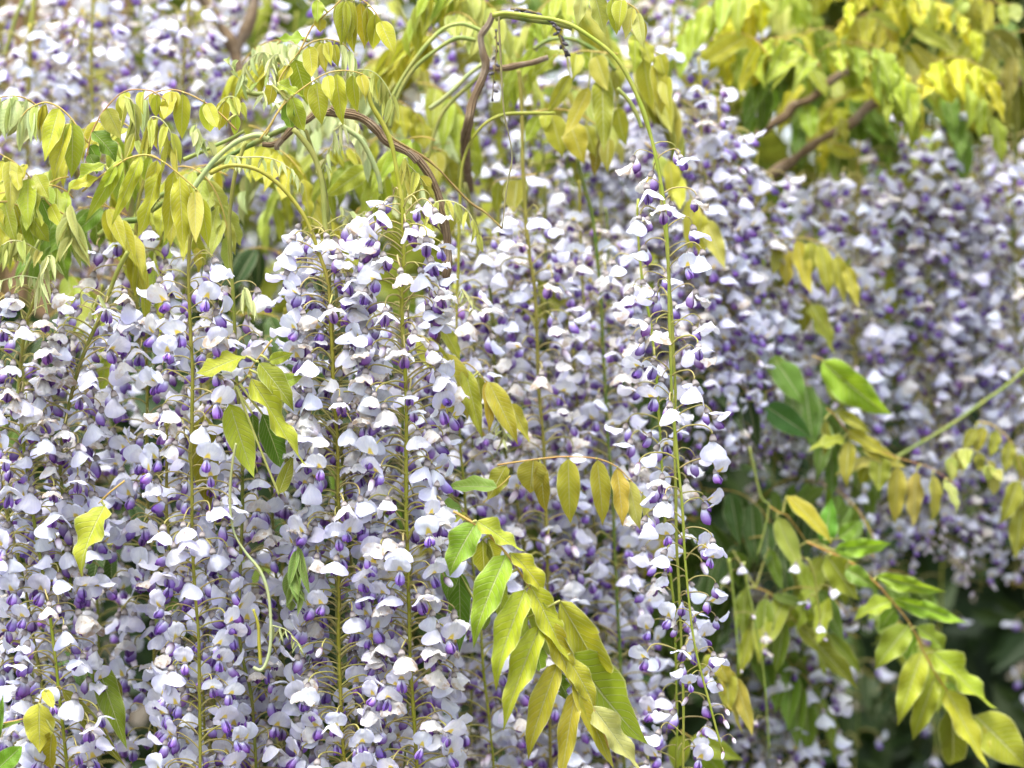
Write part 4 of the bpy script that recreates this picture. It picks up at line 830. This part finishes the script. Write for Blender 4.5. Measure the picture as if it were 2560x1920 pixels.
# ---- the big hanging leaf
L0 = (850, 1240)
compound(q(*L0, [(690, 95), (720, 110), (860, 200), (1010, 345), (1150, 550), (1240, 740), (1340, 970), (1420, 1100), (1470, 1170), (1540, 1290), (1600, 1420), (1640, 1540)]), 1.9,
         ql(*L0, [(1340, 640, 1645, 1180, 210, 'wavy', (.40, .42, .03), .1, .05), (1410, 960, 1840, 1500, 340, 'flat', (.34, .42, .03), -.1, .07), (870, 265, 885, 495, 130, 'flat', OLIVE, .2, .05), (900, 260, 960, 440, 100, 'flat', OLIVE, 0, .05),
                 (1160, 590, 1325, 1015, 150, 'flat', (.40, .47, .08), .1, .03), (1000, 500, 980, 720, 130, 'flat', LIME, .2, .05), (1150, 740, 1100, 860, 100, 'flat', LIME, .2, .05), (1180, 900, 1230, 1080, 100, 'flat', GRN, 0, .06), (1300, 1080, 1390, 1240, 110, 'flat', GRN, 0, .05),
                 (830, 160, 655, 490, 200, 'wavy', (.24, .40, .03), .15, 0), (1015, 358, 800, 905, 196, 'wavy', (.31, .43, .028), .1, -.02), (1130, 570, 930, 1170, 180, 'wavy', (.36, .44, .028), .15, -.02), (1222, 782, 985, 1422, 172, 'wavy', (.40, .43, .028), .1, -.02), (1332, 1012, 1133, 1610, 158, 'flat', (.42, .41, .03), .2, -.01), (1437, 1180, 1340, 1790, 128, 'flat', (.42, .39, .03), .15, -.01),
                 (835, 152, 1115, 355, 140, 'wavy', LIME, -.35, 0), (1042, 345, 1262, 610, 130, 'wavy', (.42, .45, .026), -.4, 0), (1160, 542, 1385, 1010, 170, 'flat', (.41, .44, .028), -.2, 0), (1260, 760, 1440, 1200, 150, 'flat', (.41, .42, .028), -.2, 0), (1392, 990, 1565, 1290, 136, 'flat', (.41, .41, .028), -.2, 0), (1465, 1170, 1665, 1670, 122, 'flat', (.42, .43, .03), -.2, 0), (1535, 1280, 1835, 1700, 160, 'wavy', (.46, .46, .15), -.2, 0), (1420, 1130, 1570, 1520, 96, 'vee', (.46, .42, .03), -.3, 0)]),
         'big yellow-green leaf hanging in front at the bottom, right of the dense racemes', tint=LIME, rcol=(.42, .22, .06), rw=7)
compound(q(*L0, [(700, 380), (730, 440), (740, 480)]), 2.02, ql(*L0, [(725, 450, 735, 950, 150, 'flat', (.12, .24, .02), .2), (690, 380, 650, 640, 120, 'flat', (.18, .30, .025), .2), (860, 700, 880, 820, 110, 'flat', GRN, .2)]), 'shaded green leaf behind the big hanging leaf', tint=GRN)
# ---- leaves among the left flowers
E = (0, 620)
compound(q(*E, [(1660, 560), (1600, 640), (1540, 720), (1500, 790), (1440, 840)]), 1.94,
         ql(*E, [(1500, 660, 1195, 790, 160, 'flat', (.40, .43, .03), .5), (1400, 950, 1548, 1405, 178, 'flat', (.42, .45, .03), -.1), (1530, 795, 1860, 1370, 150, 'wavy', (.36, .43, .03), -.35), (1580, 700, 1800, 990, 150, 'flat', (.26, .30, .02), -.2), (1600, 1010, 1725, 1360, 160, 'flat', (.10, .20, .02), -.2, .05), (1640, 690, 1790, 640, 80, 'flat', LIME, .3), (1690, 830, 1850, 780, 90, 'flat', LIME, .2), (1700, 1500, 1790, 1260, 90, 'flat', (.25, .27, .02), .3), (1540, 1010, 1560, 1240, 90, 'flat', (.10, .2, .02), 0, .05)]),
         'green leaf with curved leaflets poking through the left flowers', tint=LIME, rcol=(.34, .25, .06))
compound(q(*E, [(1330, 930), (1260, 1000), (1240, 1040)]), 1.985, ql(*E, [(1245, 1015, 1275, 1610, 190, 'flat', (.34, .32, .02), .1)]), 'single olive leaflet hanging behind the long bare stem', tint=OLIVE)
compound(q(*E, [(760, 1420), (660, 1500), (600, 1560)]), 1.93, ql(*E, [(640, 1570, 470, 1990, 205, 'wavy', (.36, .40, .03), .3)]), 'bright yellow-green leaflet standing out among the lower left flowers', tint=YEL)
compound(q(0, 1240, [(520, 330), (480, 320), (430, 330)]), 2.02, ql(0, 1240, [(460, 320, 288, 595, 150, 'flat', (.20, .24, .02), .2)]), 'dark olive leaflet behind the bright one at lower left', tint=OLIVE)
compound(q(0, 1240, [(300, 1180), (260, 1220), (240, 1260)]), 1.93, ql(0, 1240, [(240, 1265, 245, 1560, 195, 'flat', (.48, .49, .05), 0), (320, 1430, 310, 1690, 120, 'flat', (.38, .35, .02), .2, .03), (270, 1180, 330, 1300, 70, 'flat', YEL)]), 'rounded yellow leaflet near the bottom left corner', tint=YEL)
compound(q(0, 1240, [(540, 1000), (580, 1000), (600, 1010)]), 2.0, ql(0, 1240, [(585, 1005, 770, 1550, 160, 'flat', (.20, .26, .02), -.2), (700, 1100, 720, 1300, 120, 'flat', OLIVE, 0, .04)]), 'long olive leaflet slanting right near the bottom left', tint=OLIVE)
compound(q(0, 1240, [(360, 1160), (380, 1180)]), 1.97, ql(0, 1240, [(375, 1175, 765, 1655, 96, 'vee', (.26, .27, .02), -.3)]), 'narrow folded leaflet running down right at the bottom left', tint=OLIVE)
compound(q(0, 1240, [(-40, 1500), (0, 1400), (100, 1370), (140, 1360)]), 1.9, ql(0, 1240, [(-10, 1660, 140, 1520, 130, 'wavy', (.20, .40, .02), .2), (-20, 1500, 20, 1200, 50, 'wavy', GRN, .2), (0, 1420, 150, 1370, 30, 'vee', GRN)]), 'green weed leaf in the bottom left corner', tint=GRN)
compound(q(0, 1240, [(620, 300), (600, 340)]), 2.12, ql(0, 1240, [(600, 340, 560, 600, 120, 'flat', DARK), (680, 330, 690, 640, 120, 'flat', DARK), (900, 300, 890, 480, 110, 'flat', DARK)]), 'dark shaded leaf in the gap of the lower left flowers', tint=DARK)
# ---- right half, increasingly blurred
F = (1660, 620); G = (1660, 1240); H = (1660, 0)
compound(q(*F, [(640, -30), (720, -50), (850, -60), (980, -20), (1080, 60), (1120, 140)]), 2.55,
         ql(*F, [(720, -40, 750, 250, 110, 'flat', BRONZE), (810, -50, 892, 290, 120, 'flat', (.42, .36, .03)), (900, -40, 880, 200, 110, 'flat', BRONZE), (950, -20, 1010, 310, 110, 'flat', BRONZE), (1050, 50, 1100, 350, 100, 'flat', BRONZE), (1110, 110, 1185, 380, 90, 'flat', BRONZE), (680, -30, 660, 180, 90, 'flat', OLIVE)]),
         'blurred bronze leaf with a comb of leaflets, right of the arch at mid height', tint=BRONZE, rcol=(.36, .25, .05))
compound(q(*F, [(820, 280), (880, 330), (920, 400)]), 2.62, ql(*F, [(900, 340, 1035, 670, 130, 'flat', OLIVE), (860, 320, 850, 520, 110, 'flat', OLIVE), (910, 370, 1010, 560, 110, 'flat', OLIVE)]), 'blurred olive leaf below the bronze comb leaf', tint=OLIVE)
compound(q(*F, [(900, 660), (960, 680), (1010, 720)]), 2.5, ql(*F, [(960, 690, 1390, 1035, 210, 'wavy', (.26, .40, .02), .5), (1000, 800, 1200, 980, 150, 'wavy', LIME, .3)]), 'blurred bright green leaf bent over in the middle of the right flowers', tint=GRN)
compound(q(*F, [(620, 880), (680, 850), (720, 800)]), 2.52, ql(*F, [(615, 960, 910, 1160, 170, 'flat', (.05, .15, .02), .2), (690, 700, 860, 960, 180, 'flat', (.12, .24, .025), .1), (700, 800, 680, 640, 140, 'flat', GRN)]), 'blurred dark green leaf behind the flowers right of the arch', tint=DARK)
compound(q(*F, [(990, 980), (1030, 1010), (1110, 1110), (1200, 1190), (1320, 1240), (1460, 1290), (1620, 1340), (1790, 1450)]), 2.5,
         ql(*F, [(1060, 1000, 1265, 1130, 76, 'flat', OLIVE), (1120, 1115, 1400, 1290, 96, 'flat', BRONZE), (1200, 1195, 1475, 1345, 110, 'flat', (.45, .40, .04)), (1265, 1290, 1040, 1385, 96, 'flat', (.42, .42, .08)), (1425, 1330, 1408, 1690, 118, 'flat', (.42, .38, .05)), (1540, 1360, 1528, 1700, 110, 'flat', (.42, .40, .08)), (1640, 1385, 1642, 1680, 92, 'flat', (.42, .40, .06)), (1710, 1420, 1795, 1620, 80, 'flat', (.38, .42, .1)),
                 (1320, 1270, 1310, 1490, 140, 'flat', OLIVE), (1130, 1180, 1110, 1460, 110, 'flat', OLIVE), (980, 1050, 980, 1280, 60, 'flat', OLIVE), (1250, 1290, 1200, 1450, 100, 'flat', OLIVE), (1100, 1160, 870, 1240, 110, 'flat', OLIVE)]),
         'blurred bronze leaf reaching right across the gap in the right flowers', tint=BRONZE, rcol=(.32, .14, .05))
compound(q(*F, [(1920, 1060), (2000, 1080), (2090, 1150), (2150, 1250), (2180, 1400), (2180, 1600)]), 2.6,
         ql(*F, [(1900, 1100, 1820, 1240, 80, 'flat', OLIVE), (1950, 1090, 1900, 1260, 90, 'flat', OLIVE), (2030, 1110, 1990, 1280, 80, 'flat', OLIVE), (2110, 1180, 2080, 1380, 90, 'flat', OLIVE), (2150, 1260, 2230, 1420, 100, 'flat', OLIVE), (2160, 1420, 2050, 1690, 130, 'flat', OLIVE), (2180, 1500, 2250, 1780, 130, 'flat', OLIVE), (2180, 1600, 2140, 1900, 130, 'flat', OLIVE)]),
         'blurred olive leaf hanging at the right edge', tint=OLIVE)
tassel(*F, [(1740, 1300), (1800, 1230), (1900, 1240), (1980, 1310), (2030, 1400)], 2.55, 12, 150, 60, 'blurred pale leaf drooping beside the right edge', (.44, .46, .10), 30, kind='vee', spread=50)
compound(q(*G, [(870, 280), (1000, 340), (1130, 400), (1280, 520), (1390, 640), (1500, 780), (1580, 940), (1660, 1090), (1760, 1230), (1860, 1370), (1960, 1500)]), 2.42,
         ql(*G, [(1750, 1260, 1760, 1680, 210, 'flat', (.20, .24, .02), 0, .06), (1410, 680, 1320, 810, 120, 'flat', (.12, .24, .02), 0, .04), (1500, 820, 1480, 1000, 110, 'flat', (.12, .24, .02), 0, .05), (1300, 490, 1725, 590, 105, 'wavy', (.28, .42, .02), .4), (1400, 625, 1830, 765, 105, 'wavy', (.28, .42, .02), .4), (1390, 640, 1150, 750, 125, 'wavy', LIME, .3), (1490, 788, 1282, 1060, 178, 'wavy', (.35, .44, .04), .1), (1572, 950, 1425, 1400, 162, 'wavy', (.36, .43, .03), .1), (1655, 1100, 1512, 1500, 146, 'wavy', (.38, .43, .03), .1),
                 (1540, 800, 1730, 950, 120, 'wavy', LIME, -.3), (1640, 950, 2005, 1320, 190, 'wavy', (.36, .42, .025), -.3), (1720, 1180, 1965, 1670, 160, 'flat', (.42, .42, .03), -.1), (1900, 1340, 2215, 1660, 270, 'flat', (.42, .42, .03), .1), (1000, 370, 1175, 630, 190, 'flat', (.32, .34, .02), .1), (1110, 445, 1290, 560, 120, 'wavy', GRN, .2), (1860, 1370, 1990, 1600, 130, 'flat', YEL, -.2)]),
         'lime green leaf sweeping down to the bottom right corner over the dark hollow', tint=LIME, rcol=(.40, .20, .05), rw=7)
compound(q(*G, [(640, 60), (700, 100), (760, 130), (870, 280)]), 2.45, ql(*G, [(690, 130, 840, 470, 132, 'flat', (.36, .44, .07), 0), (750, 0, 1035, 290, 120, 'flat', (.40, .40, .02), -.3), (980, 300, 1020, 10, 130, 'flat', (.14, .32, .025), 0), (1070, 260, 1195, 150, 110, 'flat', (.20, .36, .025), .2), (1040, 330, 1400, 290, 116, 'wavy', (.24, .40, .02), .3), (1040, 340, 1190, 390, 90, 'wavy', GRN, .2), (800, 330, 700, 240, 120, 'flat', (.10, .2, .02))]),
         'green leaf in the middle of the lower right, leaflets fanned out', tint=GRN)
compound(q(*G, [(560, 560), (640, 590), (720, 660), (800, 760), (930, 880)]), 2.5,
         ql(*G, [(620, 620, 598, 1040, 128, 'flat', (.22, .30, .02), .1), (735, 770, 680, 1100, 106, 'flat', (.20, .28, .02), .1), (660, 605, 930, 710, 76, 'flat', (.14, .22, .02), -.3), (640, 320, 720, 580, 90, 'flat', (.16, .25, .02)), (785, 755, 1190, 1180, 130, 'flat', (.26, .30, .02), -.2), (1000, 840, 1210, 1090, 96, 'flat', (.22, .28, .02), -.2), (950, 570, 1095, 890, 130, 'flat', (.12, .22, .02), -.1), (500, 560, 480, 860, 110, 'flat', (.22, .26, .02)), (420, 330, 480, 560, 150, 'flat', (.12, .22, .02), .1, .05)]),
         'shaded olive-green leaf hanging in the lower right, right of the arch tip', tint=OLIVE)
compound(q(*G, [(240, 900), (290, 960), (370, 1040), (440, 1110)]), 2.25, ql(*G, [(300, 965, 250, 1150, 130, 'flat', BRONZE), (345, 1020, 462, 1450, 120, 'flat', (.42, .40, .05)), (430, 1100, 548, 1470, 104, 'flat', (.42, .39, .05)), (380, 1050, 400, 1330, 130, 'flat', (.40, .42, .04)), (330, 1000, 400, 1150, 110, 'flat', BRONZE), (200, 830, 160, 1000, 110, 'flat', (.40, .40, .03))]), 'bronze-yellow leaf tucked behind the tip of the arch raceme', tint=BRONZE)
compound(q(*G, [(100, 1430), (160, 1470), (240, 1500)]), 2.3, ql(*G, [(165, 1475, 480, 1610, 140, 'flat', (.30, .38, .03), .2), (180, 1500, 380, 1720, 150, 'flat', (.24, .34, .02), .1), (120, 1460, 60, 1680, 140, 'flat', LIME)]), 'green leaf at the bottom edge by the tip of the arch raceme', tint=LIME)
for nm, pts, lab in (('a', [(490, 400), (530, 600), (570, 820), (600, 1050), (640, 1600)], 'spent raceme with bare stem hanging in the shade, right of the arch tip'), ('b', [(395, 380), (420, 550), (440, 800), (455, 1060)], 'thin spent raceme nearest the arch tip'), ('c', [(870, 380), (910, 480), (940, 650), (950, 780), (910, 900)], 'spent raceme curling past the green fanned leaf')):
    raceme(q(*G, pts), 2.42, 1400, 4, lab, None, 50, (0, .1), True, True, (.20, .27, .04), 9, .5, False, 700 + ord(nm), .6)
# upper right: bronze-lime leaves
compound(q(*H, [(1280, 60), (1230, 90), (1190, 120), (1170, 170)]), 2.75, ql(*H, [(1180, 120, 1078, 490, 92, 'flat', (.44, .43, .03)), (1190, 140, 1240, 410, 96, 'flat', (.44, .46, .14)), (1230, 90, 1510, 180, 86, 'flat', (.44, .46, .08), .3), (1200, 130, 1370, 320, 80, 'flat', (.42, .42, .05)), (1160, 160, 1180, 420, 80, 'flat', OLIVE)]), 'blurred lime leaf fanning out near the top right, left of two', tint=LIME)
compound(q(*H, [(1540, 170), (1500, 230), (1450, 290), (1430, 340)]), 2.75, ql(*H, [(1520, 180, 1770, 310, 90, 'flat', (.42, .46, .08), .3), (1450, 300, 1385, 690, 106, 'flat', (.43, .42, .03)), (1460, 330, 1545, 670, 124, 'flat', (.44, .47, .16)), (1480, 310, 1715, 610, 80, 'flat', (.45, .42, .02)), (1500, 270, 1860, 570, 92, 'flat', (.42, .42, .06)), (1440, 320, 1330, 560, 90, 'flat', OLIVE)]), 'blurred lime leaf fanning out near the top right, right of two', tint=LIME)
compound(q(*H, [(2250, 180), (2120, 200), (2040, 230), (1960, 200)]), 2.75, ql(*H, [(1940, 190, 1755, 430, 130, 'flat', (.36, .40, .03)), (2040, 265, 1905, 550, 110, 'flat', (.40, .38, .05)), (2130, 340, 2105, 650, 120, 'flat', (.36, .34, .06)), (1990, 185, 2215, 430, 170, 'flat', (.20, .20, .02), .3), (2170, 350, 2230, 650, 120, 'flat', OLIVE)]), 'blurred bronze leaf spreading at the top right corner', tint=OLIVE)
compound(q(*H, [(1760, -60), (1880, -20), (1990, 10), (2120, 30)]), 2.75, ql(*H, [(1850, -10, 1655, 215, 100, 'flat', (.36, .42, .06)), (1900, 0, 1880, 180, 80, 'flat', (.40, .40, .06)), (1990, 10, 1955, 200, 90, 'flat', (.38, .37, .03)), (2060, 20, 2090, 180, 80, 'flat', OLIVE), (2130, 20, 2160, 140, 90, 'flat', (.40, .42, .1))]), 'blurred olive leaf hanging from the top edge near the right corner', tint=OLIVE)
compound(q(*H, [(950, 380), (880, 430), (830, 480), (750, 600)]), 2.75, ql(*H, [(840, 480, 690, 750, 120, 'flat', (.50, .47, .015)), (860, 460, 870, 700, 110, 'flat', LIME), (900, 420, 1000, 600, 100, 'flat', LIME), (760, 600, 700, 820, 100, 'flat', YEL), (880, 640, 900, 860, 120, 'flat', (.30, .40, .02))]), 'vivid yellow leaf blurred in front of the slanting brown branches', tint=YEL)
compound(q(*H, [(1000, 860), (1060, 880), (1160, 930)]), 2.75, ql(*H, [(1010, 900, 1190, 945, 90, 'flat', YEL, .5), (1080, 720, 1100, 900, 80, 'flat', OLIVE)]), 'small yellow leaflet under the slanting branches', tint=YEL)
# ---- leaf crowds: sprays that cannot be told apart by name
rr = random.Random(77)


def crowd(n, x0, x1, y0, y1, ya, yb, tints, label, group, ll=(120, 190), pairs=(4, 6), length=(260, 420), seed=0, hang=.9, kinds=('flat', 'vee', 'flat')):
    for i in range(n):
        l = rr.uniform(*ll)
        spray(rr.uniform(x0, x1), rr.uniform(y0, y1), rr.uniform(ya, yb), rr.choice((rr.uniform(-10, 70), rr.uniform(110, 190))), rr.uniform(*length), rr.randint(*pairs), l, l * rr.uniform(.30, .42), label, group, rr.choice(tints), rr.choice(kinds), seed * 100 + i, rr.uniform(.7, 1.4), hang)


crowd(8, 980, 1600, 20, 240, 2.4, 2.8, (YEL, LIME, (.42, .42, .06), OLIVE), 'yellow young leaf in the airy tuft behind the tall arch', 'young leaves behind the tall arch', seed=1, ll=(120, 190))
crowd(5, 900, 1350, 40, 300, 2.4, 2.7, (PALE, (.42, .46, .1), YEL), 'pale narrow young leaf among the shoots under the tall arch', 'pale young leaves under the tall arch', seed=2, ll=(90, 140), kinds=('vee', 'fold'))
crowd(13, 480, 1150, 330, 560, 2.15, 2.6, (YEL, LIME, PALE, (.3, .36, .03)), 'yellow-green leaf behind the green shoots of the spur', 'leaves behind the spur shoots', seed=3, ll=(100, 160))
crowd(8, 0, 450, 430, 660, 2.05, 2.3, (YEL, LIME, GRN, (.40, .42, .03)), 'yellow-green leaf behind the front leaves at the left', 'leaves behind the left front leaves', seed=4, ll=(110, 180))
crowd(36, 1880, 2340, -80, 270, 2.55, 3.2, (YEL, (.52, .52, .02), LIME, LIME, LIME, GRN), 'blurred bright yellow-green leaf in the mass at the top right', 'bright leaves massed at the top right', seed=5, ll=(130, 210), kinds=('flat', 'wavy'))
crowd(24, 2080, 2620, -140, 200, 2.9, 3.5, (OLIVE, GRN, DARK, DARK, LIME), 'blurred green leaf in the darker mass at the top right corner', 'darker leaves at the top right corner', seed=6, ll=(140, 220))
crowd(16, 1200, 1900, -140, 60, 3.2, 4.0, (YEL, LIME, (.48, .5, .1), GRN), 'hazy yellow-green leaf along the top edge far behind', 'hazy leaves along the top edge', seed=7, ll=(140, 220))
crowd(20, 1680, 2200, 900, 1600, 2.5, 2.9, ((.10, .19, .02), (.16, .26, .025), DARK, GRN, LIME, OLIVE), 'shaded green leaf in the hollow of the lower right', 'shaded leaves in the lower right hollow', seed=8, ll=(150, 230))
crowd(8, 1800, 2620, 1350, 1800, 3.2, 3.9, (DEEP_SHADE, DARK, DEEP_SHADE), 'green leaf darkened for shade, lost in the dark lower right', 'green leaves darkened for shade in the lower right', seed=9, ll=(150, 230))  # shade of the hollow put into the leaf tints
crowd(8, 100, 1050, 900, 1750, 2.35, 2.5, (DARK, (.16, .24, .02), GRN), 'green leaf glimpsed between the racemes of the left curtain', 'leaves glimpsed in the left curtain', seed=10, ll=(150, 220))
crowd(7, 1150, 1750, 600, 1600, 2.45, 2.75, (OLIVE, GRN, (.16, .24, .02), BRONZE), 'green leaf glimpsed between the racemes below the arch', 'leaves glimpsed below the arch', seed=11, ll=(150, 220))
crowd(7, -40, 700, 120, 520, 3.0, 3.4, (DARK, GRN, OLIVE), 'dim green leaf behind the top left racemes', 'dim leaves behind the top left racemes', seed=12, ll=(130, 200))

crowd(6, 2020, 2560, 260, 900, 2.95, 3.2, (LIME, LIME, GRN, YEL), 'blurred yellow-green leaf between the racemes of the right mass', 'leaves between the racemes of the right mass', seed=13, ll=(100, 150))
crowd(10, 540, 860, 150, 470, 2.1, 2.25, (PALE, (.42, .47, .12), PALE, YEL), 'silvery feathery young leaf drooping round the gnarled spur', 'feathery young leaves round the spur', seed=14, ll=(60, 110), kinds=('fold', 'vee', 'fold'), length=(160, 260), pairs=(6, 8))
crowd(10, 20, 480, 270, 520, 2.03, 2.18, (PALE, (.42, .46, .08), YEL, LIME), 'narrow pale young leaf drooping among the left front leaves', 'narrow young leaves at the left', seed=15, ll=(80, 140), kinds=('fold', 'vee', 'flat'), length=(160, 280), pairs=(5, 7))
crowd(9, 1020, 1520, -40, 160, 2.25, 2.5, (YEL, LIME, (.42, .46, .1)), 'narrow yellow young leaf drooping over the tall arch', 'narrow young leaves over the arch', seed=16, ll=(90, 150), kinds=('vee', 'fold', 'flat'), length=(180, 300), pairs=(5, 7))

crowd(12, 20, 800, 620, 1250, 2.3, 2.6, (DEEP_SHADE, DARK, DEEP_SHADE), 'green leaf darkened for the shade in the depth of the left curtain', 'leaves darkened for shade in the left curtain', seed=17, ll=(150, 220))  # dark tints stand in for the shade inside the curtain
crowd(8, 1380, 1800, 850, 1350, 2.5, 2.75, (DEEP_SHADE, DARK, (.10, .19, .02)), 'dark green leaf behind the lower half of the tall arch raceme', 'dark leaves behind the tall arch raceme', seed=18, ll=(150, 220))

crowd(10, 1720, 2420, 1250, 1700, 2.55, 2.8, (LIME, GRN, (.22, .32, .03), (.16, .26, .025)), 'fresh green leaf layered behind the sweeping lime leaf at the lower right', 'fresh leaves layered at the lower right', seed=19, ll=(110, 170), kinds=('wavy', 'flat'))
